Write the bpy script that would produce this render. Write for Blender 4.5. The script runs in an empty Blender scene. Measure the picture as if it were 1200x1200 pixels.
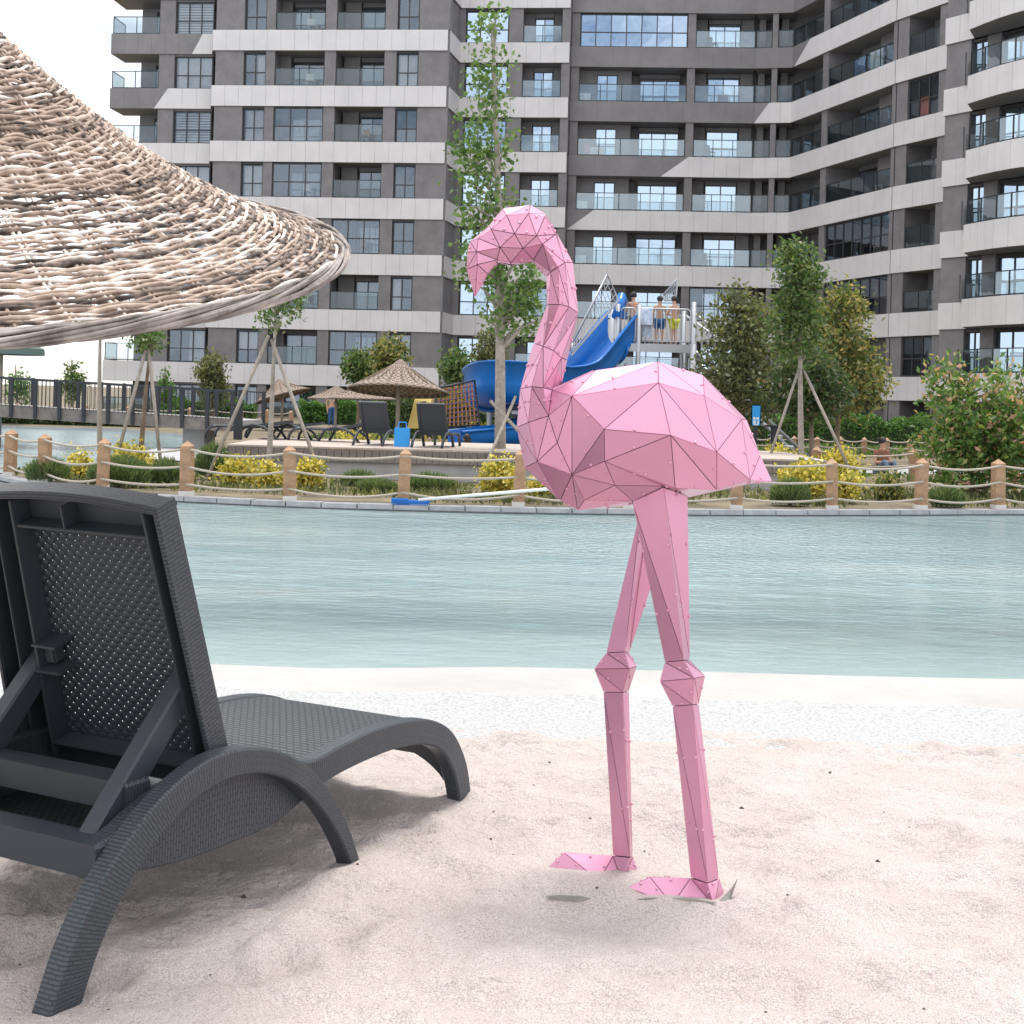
import bpy, bmesh, math, random
import numpy as np
from mathutils import Vector, Matrix, noise
random.seed(7); RNG = np.random.default_rng(7)
scene = bpy.context.scene
col = scene.collection
R_ = math.radians

# ------------------------------------------------------------------ camera
FPX, HORIZ, ROLL, EYE = 1650.0, 465.0, 0.027, 1.4
cam_d = bpy.data.cameras.new('camera'); cam = bpy.data.objects.new('camera', cam_d); col.objects.link(cam)
cam_d.sensor_width = 36.0; cam_d.sensor_fit = 'HORIZONTAL'
cam_d.lens = FPX/1200*36.0
cam_d.shift_y = -(600-HORIZ)/1200
cam_d.clip_start = 0.05; cam_d.clip_end = 8000
cam.matrix_world = Matrix.Translation((0,0,EYE)) @ Matrix.Rotation(R_(90),4,'X') @ Matrix.Rotation(ROLL,4,'Z')
scene.camera = cam
scene.cycles.max_bounces = 6; scene.cycles.diffuse_bounces = 3; scene.cycles.glossy_bounces = 3; scene.cycles.transmission_bounces = 3; scene.cycles.transparent_max_bounces = 10
scene.render.resolution_x = 1024; scene.render.resolution_y = 1024

# ------------------------------------------------------------------ sky, sun, exposure
SUN_EL, SUN_AZ = 75.0, 24.0          # azimuth from +Y towards +X
w = bpy.data.worlds.new('World'); scene.world = w; w.use_nodes = True
nt = w.node_tree; nt.nodes.clear()
wo = nt.nodes.new('ShaderNodeOutputWorld'); bg = nt.nodes.new('ShaderNodeBackground')
sky = nt.nodes.new('ShaderNodeTexSky'); sky.sky_type = 'NISHITA'; sky.sun_disc = False
sky.sun_elevation = R_(SUN_EL); sky.sun_rotation = R_(SUN_AZ); sky.dust_density = 1.5; sky.air_density = 1.0
tc = nt.nodes.new('ShaderNodeTexCoord')
sep = nt.nodes.new('ShaderNodeSeparateXYZ'); nt.links.new(tc.outputs['Generated'], sep.inputs[0])
mx = nt.nodes.new('ShaderNodeMath'); mx.operation = 'MAXIMUM'; mx.inputs[1].default_value = 0.0; nt.links.new(sep.outputs['Z'], mx.inputs[0])
ad = nt.nodes.new('ShaderNodeMath'); ad.operation = 'ADD'; ad.inputs[1].default_value = 0.22; nt.links.new(mx.outputs[0], ad.inputs[0])
dv = nt.nodes.new('ShaderNodeVectorMath'); dv.operation = 'DIVIDE'; nt.links.new(tc.outputs['Generated'], dv.inputs[0])
cmb = nt.nodes.new('ShaderNodeCombineXYZ')
for i in range(3): nt.links.new(ad.outputs[0], cmb.inputs[i])
nt.links.new(cmb.outputs[0], dv.inputs[1])
nz = nt.nodes.new('ShaderNodeTexNoise'); nz.inputs['Scale'].default_value = 1.35; nz.inputs['Detail'].default_value = 7; nz.inputs['Roughness'].default_value = .55
mpw = nt.nodes.new('ShaderNodeMapping'); mpw.inputs['Location'].default_value = (3.1, 1.7, 0.4)
nt.links.new(dv.outputs[0], mpw.inputs[0]); nt.links.new(mpw.outputs[0], nz.inputs['Vector'])
rp = nt.nodes.new('ShaderNodeValToRGB'); rp.color_ramp.elements[0].position = .31; rp.color_ramp.elements[1].position = .46
nt.links.new(nz.outputs['Fac'], rp.inputs[0])
mxc = nt.nodes.new('ShaderNodeMix'); mxc.data_type = 'RGBA'
nt.links.new(rp.outputs[0], mxc.inputs[0]); nt.links.new(sky.outputs[0], mxc.inputs[6]); mxc.inputs[7].default_value = (10.2, 10.3, 10.6, 1)
nt.links.new(mxc.outputs[2], bg.inputs[0]); bg.inputs[1].default_value = 0.1
nt.links.new(bg.outputs[0], wo.inputs[0])
sun_d = bpy.data.lights.new('sun', 'SUN'); sun_d.energy = 2.0; sun_d.angle = R_(20); sun_d.color = (1, .95, .88)
sun = bpy.data.objects.new('sun', sun_d); col.objects.link(sun)
sd = Vector((math.sin(R_(SUN_AZ))*math.cos(R_(SUN_EL)), math.cos(R_(SUN_AZ))*math.cos(R_(SUN_EL)), math.sin(R_(SUN_EL))))
sun.rotation_euler = sd.to_track_quat('Z','Y').to_euler()
vs = scene.view_settings; vs.view_transform = 'Standard'; vs.look = 'None'; vs.gamma = 1; vs.exposure = 0.65; vs.use_curve_mapping = False

# ------------------------------------------------------------------ helpers
CR, SR = math.cos(ROLL), math.sin(ROLL)
def uv(px, py):
    dx, dy = px-600, py-HORIZ
    return dx*CR+dy*SR, -dx*SR+dy*CR
def P(px, py, Y):
    "point of the place at distance Y that the survey mark (px, py) refers to"
    u, v = uv(px, py); return Vector((u/FPX*Y, Y, EYE-v/FPX*Y))
def G(px, py, z=0.0):
    u, v = uv(px, py); Y = FPX*(EYE-z)/v; return Vector((u/FPX*Y, Y, z))

class MB:
    def __init__(s): s.v=[]; s.f=[]; s.m=[]; s.uv=[]; s.sm=False
    def add(s, vs, fs, m=0, uvs=None):
        b=len(s.v); s.v += [tuple(x) for x in vs]
        for i,f in enumerate(fs):
            s.f.append([b+k for k in f]); s.m.append(m)
            s.uv.append(uvs[i] if uvs else None)
    def box(s, c, d, M=None, m=0):
        x,y,z=[q/2 for q in d]; c=Vector(c)
        vs=[Vector(p) for p in ((-x,-y,-z),(x,-y,-z),(x,y,-z),(-x,y,-z),(-x,-y,z),(x,-y,z),(x,y,z),(-x,y,z))]
        vs=[(M@p if M is not None else p)+c for p in vs]
        s.add(vs,[(0,3,2,1),(4,5,6,7),(0,1,5,4),(1,2,6,5),(2,3,7,6),(3,0,4,7)],m)
    def bar(s, a, b, wd, ht, up=(0,0,1), m=0):
        a=Vector(a); b=Vector(b); d=b-a; L=d.length; d.normalize(); up=Vector(up)
        if abs(d.dot(up))>.98: up=Vector((0,1,0))
        r=d.cross(up).normalized(); u=r.cross(d).normalized()
        M=Matrix((r,d,u)).transposed()
        s.box((a+b)/2,(wd,L,ht),M,m)
    def tube(s, pts, rad, n=6, m=0, caps=True):
        pts=[Vector(p) for p in pts]; N=len(pts)
        rs=rad if isinstance(rad,(list,tuple)) else [rad]*N
        b=len(s.v); prev=None
        for i,p in enumerate(pts):
            t=(pts[min(i+1,N-1)]-pts[max(i-1,0)]).normalized()
            if prev is None:
                a=Vector((0,0,1)) if abs(t.z)<.9 else Vector((1,0,0))
                r=t.cross(a).normalized()
            else: r=(prev-t*prev.dot(t)).normalized()
            prev=r; q=t.cross(r)
            for k in range(n):
                an=2*math.pi*k/n; s.v.append(tuple(p+(r*math.cos(an)+q*math.sin(an))*rs[i]))
        for i in range(N-1):
            for k in range(n):
                s.f.append([b+i*n+k,b+i*n+(k+1)%n,b+(i+1)*n+(k+1)%n,b+(i+1)*n+k]); s.m.append(m)
                k2=k+1; s.uv.append([(k/n,i/8),(k2/n,i/8),(k2/n,(i+1)/8),(k/n,(i+1)/8)])
        if caps:
            s.f.append([b+k for k in range(n)][::-1]); s.m.append(m); s.uv.append(None)
            s.f.append([b+(N-1)*n+k for k in range(n)]); s.m.append(m); s.uv.append(None)
    def prism(s, poly, ext, m=0):
        "closed polygon (3d points) extruded by vector ext"
        n=len(poly); ext=Vector(ext); a=[Vector(p) for p in poly]; b=[p+ext for p in a]
        fs=[list(range(n))[::-1],[n+i for i in range(n)]]+[[i,(i+1)%n,n+(i+1)%n,n+i] for i in range(n)]
        s.add(a+b,fs,m)
    def lathe(s, prof, n=16, c=(0,0,0), m=0, M=None):
        c=Vector(c); b=len(s.v); K=len(prof)
        for (r,z) in prof:
            for k in range(n):
                p=Vector((r*math.cos(2*math.pi*k/n),r*math.sin(2*math.pi*k/n),z))
                s.v.append(tuple((M@p if M is not None else p)+c))
        for i in range(K-1):
            for k in range(n):
                s.f.append([b+i*n+k,b+i*n+(k+1)%n,b+(i+1)*n+(k+1)%n,b+(i+1)*n+k]); s.m.append(m)
                s.uv.append([(k/n,i/(K-1)),((k+1)/n,i/(K-1)),((k+1)/n,(i+1)/(K-1)),(k/n,(i+1)/(K-1))])
    def mesh(s, name, mats, smooth=None):
        me=bpy.data.meshes.new(name); me.from_pydata(s.v,[],s.f)
        for mt in (mats if isinstance(mats,(list,tuple)) else [mats]): me.materials.append(mt)
        if any(s.m): me.polygons.foreach_set('material_index',s.m)
        if any(u is not None for u in s.uv):
            lay=me.uv_layers.new(name='UVMap'); i=0; buf=[]
            for f,u in zip(s.f,s.uv):
                if u is None: buf += [0.0,0.0]*len(f)
                else:
                    for q in u: buf += [q[0],q[1]]
            lay.data.foreach_set('uv',buf)
        if smooth: me.polygons.foreach_set('use_smooth',[True]*len(me.polygons))
        me.update(); return me
    def obj(s, name, mats, parent=None, smooth=None, loc=None):
        return link(name, s.mesh(name,mats,smooth), parent, loc)
def link(name, me, parent=None, loc=None):
    o=bpy.data.objects.new(name,me); col.objects.link(o)
    if parent is not None: o.parent=parent
    if loc is not None: o.location=loc
    return o
def fixn(o):
    bm=bmesh.new(); bm.from_mesh(o.data); bmesh.ops.recalc_face_normals(bm,faces=bm.faces); bm.to_mesh(o.data); bm.free(); return o
def bevel(o, wd, seg=2):
    bm=bmesh.new(); bm.from_mesh(o.data); bmesh.ops.remove_doubles(bm,verts=bm.verts,dist=1e-5)
    bmesh.ops.recalc_face_normals(bm,faces=bm.faces)
    ed=[e for e in bm.edges if len(e.link_faces)==2 and e.calc_face_angle(0)>.5]
    bmesh.ops.bevel(bm,geom=ed,offset=wd,segments=seg,affect='EDGES',clamp_overlap=True)
    bm.to_mesh(o.data); bm.free(); return o
def tag(o, label=None, cat=None, group=None, kind=None):
    if label: o['label']=label
    if cat: o['category']=cat
    if group: o['group']=group
    if kind: o['kind']=kind
    return o
def thing(name, label, cat, loc=(0,0,0), rz=0, group=None):
    o=bpy.data.objects.new(name,None); col.objects.link(o); o.location=loc; o.rotation_euler=(0,0,rz)
    o.empty_display_size=.1
    return tag(o,label,cat,group)

# ------------------------------------------------------------------ materials
def mat(name, c, rough=.6, metal=0, spec=.5, noise_s=None, noise_amt=.15, bump=0, bump_s=None, coords='Object', c2=None, **kw):
    m=bpy.data.materials.new(name); m.use_nodes=True; t=m.node_tree; b=t.nodes['Principled BSDF']
    b.inputs['Base Color'].default_value=(*c,1); b.inputs['Roughness'].default_value=rough; b.inputs['Metallic'].default_value=metal
    b.inputs['Specular IOR Level'].default_value=spec
    for k,v in kw.items(): b.inputs[k.replace('_',' ')].default_value=v
    tcn=t.nodes.new('ShaderNodeTexCoord')
    if noise_s:
        n=t.nodes.new('ShaderNodeTexNoise'); n.inputs['Scale'].default_value=noise_s; n.inputs['Detail'].default_value=6; n.inputs['Roughness'].default_value=.65
        t.links.new(tcn.outputs[coords],n.inputs['Vector'])
        r=t.nodes.new('ShaderNodeValToRGB'); r.color_ramp.elements[0].position=.32; r.color_ramp.elements[1].position=.68
        lo=tuple(x*(1-noise_amt) for x in c); hi=c2 if c2 else tuple(min(1,x*(1+noise_amt)) for x in c)
        r.color_ramp.elements[0].color=(*lo,1); r.color_ramp.elements[1].color=(*hi,1)
        t.links.new(n.outputs['Fac'],r.inputs[0]); t.links.new(r.outputs[0],b.inputs['Base Color'])
    if bump:
        n2=t.nodes.new('ShaderNodeTexNoise'); n2.inputs['Scale'].default_value=bump_s or 40; n2.inputs['Detail'].default_value=5
        t.links.new(tcn.outputs[coords],n2.inputs['Vector'])
        bp=t.nodes.new('ShaderNodeBump'); bp.inputs['Strength'].default_value=bump; bp.inputs['Distance'].default_value=.01
        t.links.new(n2.outputs['Fac'],bp.inputs['Height']); t.links.new(bp.outputs[0],b.inputs['Normal'])
    return m
def nodes(m): return m.node_tree, m.node_tree.nodes['Principled BSDF']
def island_ramp(m, stops, noise_s=0):
    t,b=nodes(m); g=t.nodes.new('ShaderNodeNewGeometry'); r=t.nodes.new('ShaderNodeValToRGB')
    e=r.color_ramp.elements
    e[0].position,e[0].color=stops[0][0],(*stops[0][1],1); e[1].position,e[1].color=stops[-1][0],(*stops[-1][1],1)
    for p,c in stops[1:-1]:
        q=e.new(p); q.color=(*c,1)
    t.links.new(g.outputs['Random Per Island'],r.inputs[0]); t.links.new(r.outputs[0],b.inputs['Base Color'])
    return r
def leafmat(name, stops):
    m=mat(name,stops[0][1],.5,spec=.35); island_ramp(m,stops)
    t,b=nodes(m); b.inputs['Subsurface Weight'].default_value=0
    tr=t.nodes.new('ShaderNodeBsdfTranslucent'); ms=t.nodes.new('ShaderNodeMixShader'); ms.inputs[0].default_value=.35
    src=b.inputs['Base Color'].links[0].from_socket
    br=t.nodes.new('ShaderNodeMix'); br.data_type='RGBA'; br.blend_type='MULTIPLY'; br.inputs[0].default_value=1; br.inputs[7].default_value=(1.5,1.5,.7,1)
    t.links.new(src,br.inputs[6]); t.links.new(br.outputs[2],tr.inputs[0])
    out=t.nodes['Material Output']; t.links.new(b.outputs[0],ms.inputs[1]); t.links.new(tr.outputs[0],ms.inputs[2]); t.links.new(ms.outputs[0],out.inputs[0])
    return m
def glass_mat(name, refl, tint=(1,1,1), trans=.7, gl=.25):
    m=bpy.data.materials.new(name); m.use_nodes=True; t=m.node_tree; t.nodes.clear()
    o=t.nodes.new('ShaderNodeOutputMaterial'); tr=t.nodes.new('ShaderNodeBsdfTransparent'); tr.inputs[0].default_value=(*[trans*x for x in tint],1)
    g=t.nodes.new('ShaderNodeBsdfGlossy'); g.inputs['Roughness'].default_value=.015; g.inputs[0].default_value=(*refl,1)
    fr=t.nodes.new('ShaderNodeLayerWeight'); fr.inputs[0].default_value=.25
    mp=t.nodes.new('ShaderNodeMapRange'); mp.inputs[1].default_value=0; mp.inputs[2].default_value=1; mp.inputs[3].default_value=gl; mp.inputs[4].default_value=1
    t.links.new(fr.outputs['Fresnel'],mp.inputs[0])
    n=t.nodes.new('ShaderNodeTexNoise'); n.inputs['Scale'].default_value=.9; tcn=t.nodes.new('ShaderNodeTexCoord'); t.links.new(tcn.outputs['Object'],n.inputs['Vector'])
    bp=t.nodes.new('ShaderNodeBump'); bp.inputs['Strength'].default_value=.04; bp.inputs['Distance'].default_value=.1; t.links.new(n.outputs['Fac'],bp.inputs['Height']); t.links.new(bp.outputs[0],g.inputs['Normal'])
    ms=t.nodes.new('ShaderNodeMixShader'); t.links.new(mp.outputs[0],ms.inputs[0]); t.links.new(tr.outputs[0],ms.inputs[1]); t.links.new(g.outputs[0],ms.inputs[2]); t.links.new(ms.outputs[0],o.inputs[0])
    return m
def brick_bump(m, scale, bw, bh, off=.5, dist=.004, strength=1, mortar=.06, dark=.55, coords='UV'):
    t,b=nodes(m); tcn=t.nodes.new('ShaderNodeTexCoord'); br=t.nodes.new('ShaderNodeTexBrick')
    br.offset=off; br.inputs['Scale'].default_value=scale; br.inputs['Brick Width'].default_value=bw; br.inputs['Row Height'].default_value=bh
    br.inputs['Mortar Size'].default_value=mortar; br.inputs['Mortar Smooth'].default_value=.6
    base=tuple(b.inputs['Base Color'].default_value)[:3]
    br.inputs['Color1'].default_value=(*base,1); br.inputs['Color2'].default_value=(*[x*1.12 for x in base],1); br.inputs['Mortar'].default_value=(*[x*dark for x in base],1)
    t.links.new(tcn.outputs[coords],br.inputs['Vector']); t.links.new(br.outputs['Color'],b.inputs['Base Color'])
    bp=t.nodes.new('ShaderNodeBump'); bp.invert=True; bp.inputs['Strength'].default_value=strength; bp.inputs['Distance'].default_value=dist
    t.links.new(br.outputs['Fac'],bp.inputs['Height']); t.links.new(bp.outputs[0],b.inputs['Normal'])
    return m

M={}
M['band']=mat('light_cladding',(.615,.595,.60),.55,noise_s=.7,noise_amt=.07)
M['band_back']=mat('joint_backing',(.26,.25,.25),.8)  # plain grey slab behind the cladding panels, seen at their joints
M['dark']=mat('dark_cladding',(.18,.17,.175),.6,noise_s=1.3,noise_amt=.18)
M['dark2']=mat('dark_fascia',(.19,.18,.186),.55,noise_s=.8,noise_amt=.14)
M['frame']=mat('anthracite_frame',(.035,.035,.04),.45)
M['rail']=mat('rail_metal',(.03,.04,.045),.4,metal=.5)
M['curtain']=mat('curtain',(.62,.62,.63),.9,noise_s=3,noise_amt=.12)
M['blind']=mat('blind',(.6,.6,.6),.8)
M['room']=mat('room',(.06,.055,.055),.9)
M['glass_dark']=glass_mat('window_glass',(.70,.85,1.0),trans=.75,gl=.15)
M['glass_sky']=glass_mat('coated_glass',(.66,.82,1.0),trans=.4,gl=.62)
M['glass_clear']=glass_mat('clear_railing_glass',(.8,.92,1.0),tint=(.74,.82,.84),trans=.8,gl=.08)
M['glass_rail']=glass_mat('railing_glass',(.76,.90,1.0),tint=(.86,.94,.93),trans=.85,gl=.22)

# pink coated sheet
M['pink']=mat('pink_sheet',(.655,.315,.45),.27,metal=.55,spec=.5,noise_s=2.2,noise_amt=.05,bump=.03,bump_s=90)
t,b=nodes(M['pink']); oi_=t.nodes.new('ShaderNodeObjectInfo'); hs=t.nodes.new('ShaderNodeHueSaturation'); mr_=t.nodes.new('ShaderNodeMapRange'); mr_.inputs[3].default_value=.90; mr_.inputs[4].default_value=1.10
t.links.new(oi_.outputs['Random'],mr_.inputs[0]); t.links.new(mr_.outputs[0],hs.inputs['Value']); src_=b.inputs['Base Color'].links[0].from_socket; t.links.new(src_,hs.inputs['Color']); t.links.new(hs.outputs[0],b.inputs['Base Color'])
mr2=t.nodes.new('ShaderNodeMapRange'); mr2.inputs[3].default_value=.22; mr2.inputs[4].default_value=.38; t.links.new(oi_.outputs['Random'],mr2.inputs[0]); t.links.new(mr2.outputs[0],b.inputs['Roughness'])
M['pink_gap']=mat('panel_joint',(.12,.03,.05),.8)
M['bolt']=mat('pink_bolt',(.66,.34,.46),.3,metal=.3)
M['steel_and_undercut']=mat('steel_and_undercut',(.32,.31,.28),.45,metal=.5,noise_s=14,noise_amt=.2)  # grey of the stake plate, doubling as painted shade in the sand undercuts

M['plastic']=mat('black_resin',(.036,.044,.055),.42,spec=.5)
M['plastic_weave']=brick_bump(mat('black_resin_weave',(.046,.055,.068),.38,spec=.5),1,.036,.0105,.5,.003,1,.0018,.62)
M['plastic_seat']=brick_bump(mat('black_resin_seat',(.058,.067,.08),.38,spec=.5),1,.026,.017,.5,.005,1,.0042,.25)
M['wood_post']=mat('pine_post',(.36,.215,.125),.7,noise_s=7,noise_amt=.35,bump=.25,bump_s=30)
M['rope']=mat('rope',(.42,.37,.31),.9,noise_s=60,noise_amt=.2)
M['stone']=mat('coping_stone',(.36,.36,.38),.7,noise_s=5,noise_amt=.2,bump=.2,bump_s=40)
M['white_base']=mat('post_shoe',(.6,.58,.55),.7)
M['concrete']=mat('concrete',(.36,.36,.36),.85,noise_s=2,noise_amt=.12)
M['deckwood']=mat('weathered_board',(.19,.165,.15),.8,noise_s=4,noise_amt=.3,bump=.2,bump_s=25)
M['deckfloor']=mat('deck_floor',(.42,.36,.32),.8,noise_s=3,noise_amt=.15)
M['blue']=mat('blue_slide',(.006,.15,.52),.28,spec=.5,noise_s=2,noise_amt=.15)
M['galv']=mat('galvanised',(.42,.44,.47),.45,metal=.6)
M['yellow']=mat('yellow_panel',(.78,.6,.2),.5)
M['net_p']=mat('purple_rope',(.16,.08,.18),.8); M['net_o']=mat('orange_rope',(.42,.20,.06),.8)
M['trunk']=mat('pale_bark',(.34,.30,.265),.9,noise_s=9,noise_amt=.3,bump=.3,bump_s=30)
M['bark']=mat('brown_bark',(.19,.14,.10),.9,noise_s=9,noise_amt=.3,bump=.3,bump_s=30)
M['stake']=mat('stake_wood',(.31,.27,.23),.85,noise_s=8,noise_amt=.2)
M['bollard']=mat('anthracite_paint',(.018,.022,.03),.45)
M['signblue']=mat('sign_blue',(.02,.30,.72),.4); M['white']=mat('white_paint',(.8,.8,.8),.5)
M['skin']=mat('skin',(.52,.30,.21),.55); M['hair']=mat('dark_hair',(.018,.013,.011),.6)
M['thatch']=mat('weathered_wicker',(.30,.235,.19),.9,noise_s=6,noise_amt=.25)
M['fabric_gg']=mat('parasol_cloth',(.10,.15,.14),.8)

# ------------------------------------------------------------------ ground, water, sand
def stuffmesh(name, verts, faces, mat_, smooth=False):
    me=bpy.data.meshes.new(name); me.from_pydata(verts,[],faces); me.materials.append(mat_)
    if smooth: me.polygons.foreach_set('use_smooth',[True]*len(me.polygons))
    return me
# kerb line from the surveyed post feet on it
post_px=[(-70,545),(-25,551),(15,557),(47,567),(117,575),(218,581),(339,587),(472,591),(607,594),(738,596),(863,597),(975,597),(1079,597),(1168,596),(1262,597)]
post_pts=[G(x,y,-.04) for x,y in post_px]
def kerb_y(X):
    pts=post_pts
    if X<=pts[0].x: return pts[0].y+(pts[0].x-X)*.9
    for a,b in zip(pts,pts[1:]):
        if X<=b.x: return a.y+(b.y-a.y)*(X-a.x)/(b.x-a.x)
    return pts[-1].y+(X-pts[-1].x)*.35
def sm_kerb(X): return sum(kerb_y(X+d) for d in (-.8,-.4,0,.4,.8))/5
# ground sheet, to the horizon
kx=[-16+.5*i for i in range(0,85)]
front=[(x,sm_kerb(x)+.05) for x in kx if -13<=x<=26]
lb=[(-30,22.9+12),(-13.2,sm_kerb(-13)+3.2),(-9,22.6),(-6.2,22.9)]
poly=[(-5.6,24.0),(-6.6,27),(-7.6,30.5),(-8.2,36),(-9,42),(-13,47.5),(-3000,47.5),(-3000,4000),(3000,4000),(3000,30),(60,24),(27,sm_kerb(26)+.3)]+front[::-1]+[(-13.2,sm_kerb(-13)+2.6),(-9,22.4),(-6.2,22.6)]
bm=bmesh.new(); f=bm.faces.new([bm.verts.new((x,y,-.03)) for x,y in poly])
if f.normal.z<0: f.normal_flip()
bmesh.ops.triangulate(bm,faces=bm.faces)
me=bpy.data.meshes.new('ground'); bm.to_mesh(me); bm.free()
for p in me.polygons:
    if p.normal.z<0: p.flip()
M['soil']=mat('garden_soil',(.15,.115,.085),.95,noise_s=1.4,noise_amt=.5,bump=.6,bump_s=12,c2=(.24,.20,.12))
me.materials.append(M['soil']); tag(link('ground',me),'dry garden soil reaching back to the apartment building','ground',kind='structure')
# bank wall below the ground sheet's water edges
mb=MB()
edge=[(27,sm_kerb(26)+.3)]+front[::-1]+[(-13.2,sm_kerb(-13)+2.6),(-9,22.4),(-6.2,22.6),(-5.6,24.0),(-6.6,27),(-7.6,30.5),(-8.2,36),(-9,42),(-13,47.5),(-200,47.5)]
for a,b in zip(edge,edge[1:]): mb.add([(a[0],a[1],-.032),(b[0],b[1],-.032),(b[0],b[1],-.9),(a[0],a[1],-.9)],[(0,1,2,3)])
tag(fixn(mb.obj('bank',M['concrete'])),'concrete bank below the garden edge','bank',kind='structure')
# water
M['water']=bpy.data.materials.new('pool_water'); M['water'].use_nodes=True
t,b=nodes(M['water']); b.inputs['Base Color'].default_value=(.19,.345,.36,1); b.inputs['Roughness'].default_value=.05; b.inputs['IOR'].default_value=1.33
tcn=t.nodes.new('ShaderNodeTexCoord'); mp=t.nodes.new('ShaderNodeMapping'); mp.inputs['Scale'].default_value=(1.0,1.7,1); mp.inputs['Rotation'].default_value=(0,0,.2); t.links.new(tcn.outputs['Object'],mp.inputs[0])
n1=t.nodes.new('ShaderNodeTexNoise'); n1.inputs['Scale'].default_value=1.5; n1.inputs['Detail'].default_value=5; n1.inputs['Roughness'].default_value=.6; t.links.new(mp.outputs[0],n1.inputs['Vector'])
n2=t.nodes.new('ShaderNodeTexNoise'); n2.inputs['Scale'].default_value=7; n2.inputs['Detail'].default_value=3; t.links.new(mp.outputs[0],n2.inputs['Vector'])
mm=t.nodes.new('ShaderNodeMath'); mm.operation='MULTIPLY_ADD'; mm.inputs[1].default_value=.3; t.links.new(n2.outputs['Fac'],mm.inputs[0]); t.links.new(n1.outputs['Fac'],mm.inputs[2])
bp=t.nodes.new('ShaderNodeBump'); bp.inputs['Strength'].default_value=.55; bp.inputs['Distance'].default_value=.07; t.links.new(mm.outputs[0],bp.inputs['Height']); t.links.new(bp.outputs[0],b.inputs['Normal'])
n3=t.nodes.new('ShaderNodeTexNoise'); n3.inputs['Scale'].default_value=.55; n3.inputs['Detail'].default_value=6; mp3=t.nodes.new('ShaderNodeMapping'); mp3.inputs['Scale'].default_value=(.5,1.6,1); t.links.new(tcn.outputs['Object'],mp3.inputs[0]); t.links.new(mp3.outputs[0],n3.inputs['Vector'])
cr=t.nodes.new('ShaderNodeValToRGB'); cr.color_ramp.elements[0].position=.3; cr.color_ramp.elements[1].position=.72; cr.color_ramp.elements[0].color=(.27,.40,.43,1); cr.color_ramp.elements[1].color=(.42,.52,.53,1)
t.links.new(n3.outputs['Fac'],cr.inputs[0]); t.links.new(cr.outputs[0],b.inputs['Base Color'])
tr=t.nodes.new('ShaderNodeBsdfTransparent'); tr.inputs[0].default_value=(.86,.97,.97,1); ms=t.nodes.new('ShaderNodeMixShader'); ms.inputs[0].default_value=.72
sx=t.nodes.new('ShaderNodeSeparateXYZ'); t.links.new(tcn.outputs['Object'],sx.inputs[0]); mr=t.nodes.new('ShaderNodeMapRange'); mr.inputs[1].default_value=7.6; mr.inputs[2].default_value=11.5; mr.inputs[3].default_value=.22; mr.inputs[4].default_value=.80; t.links.new(sx.outputs['Y'],mr.inputs[0]); t.links.new(mr.outputs[0],ms.inputs[0])
vd=t.nodes.new('ShaderNodeVectorMath'); vd.operation='DISTANCE'; vd.inputs[1].default_value=(2.4,15.6,-.12); t.links.new(tcn.outputs['Object'],vd.inputs[0]); mk=t.nodes.new('ShaderNodeMapRange'); mk.inputs[1].default_value=0.5; mk.inputs[2].default_value=4.2; mk.inputs[3].default_value=1.0; mk.inputs[4].default_value=0.0; t.links.new(vd.outputs['Value'],mk.inputs[0])
n5=t.nodes.new('ShaderNodeTexNoise'); n5.inputs['Scale'].default_value=9; n5.inputs['Detail'].default_value=2; t.links.new(tcn.outputs['Object'],n5.inputs['Vector']); ch=t.nodes.new('ShaderNodeMath'); ch.operation='MULTIPLY'; t.links.new(n5.outputs['Fac'],ch.inputs[0]); t.links.new(mk.outputs[0],ch.inputs[1]); ch2=t.nodes.new('ShaderNodeMath'); ch2.operation='MULTIPLY_ADD'; ch2.inputs[1].default_value=3.2; t.links.new(ch.outputs[0],ch2.inputs[0]); t.links.new(mm.outputs[0],ch2.inputs[2]); t.links.new(ch2.outputs[0],bp.inputs['Height'])
t.links.new(tr.outputs[0],ms.inputs[1]); t.links.new(b.outputs[0],ms.inputs[2]); t.links.new(ms.outputs[0],t.nodes['Material Output'].inputs[0])
WZ=-.12
mb=MB(); mb.add([(-300,5.5,WZ),(60,5.5,WZ),(60,60,WZ),(-300,60,WZ)],[(0,1,2,3)])
tag(mb.obj('water',M['water']),'shallow pale teal pool water with small ripples','water',kind='structure')
M['poolfloor']=mat('pool_floor',(.56,.60,.58),.8,noise_s=1.2,noise_amt=.12)
# shore: smooth pale slope going under the water, and pool floor
mb=MB(); NX=60
prof=[(5.4,-.09),(6.4,-.075),(7.2,-.085),(7.8,-.115),(9.0,-.2),(12,-.5),(20,-.8),(60,-.85)]
for i,(y,z) in enumerate(prof):
    for k in range(NX+1):
        x=-30+k; mb.v.append((x,y+.10*math.sin(x*.9)+.06*math.sin(x*2.3+1),z))
for i in range(len(prof)-1):
    for k in range(NX):
        a=i*(NX+1)+k; mb.f.append([a,a+1,a+NX+2,a+NX+1]); mb.m.append(0); mb.uv.append(None)
M['shore']=mat('white_shore',(.415,.405,.40),.9,spec=.08,noise_s=1.6,noise_amt=.08,bump=.25,bump_s=30)
tag(mb.obj('shore',M['shore'],smooth=True),'smooth white concrete shore sloping into the pool','shore',kind='structure')
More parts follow.
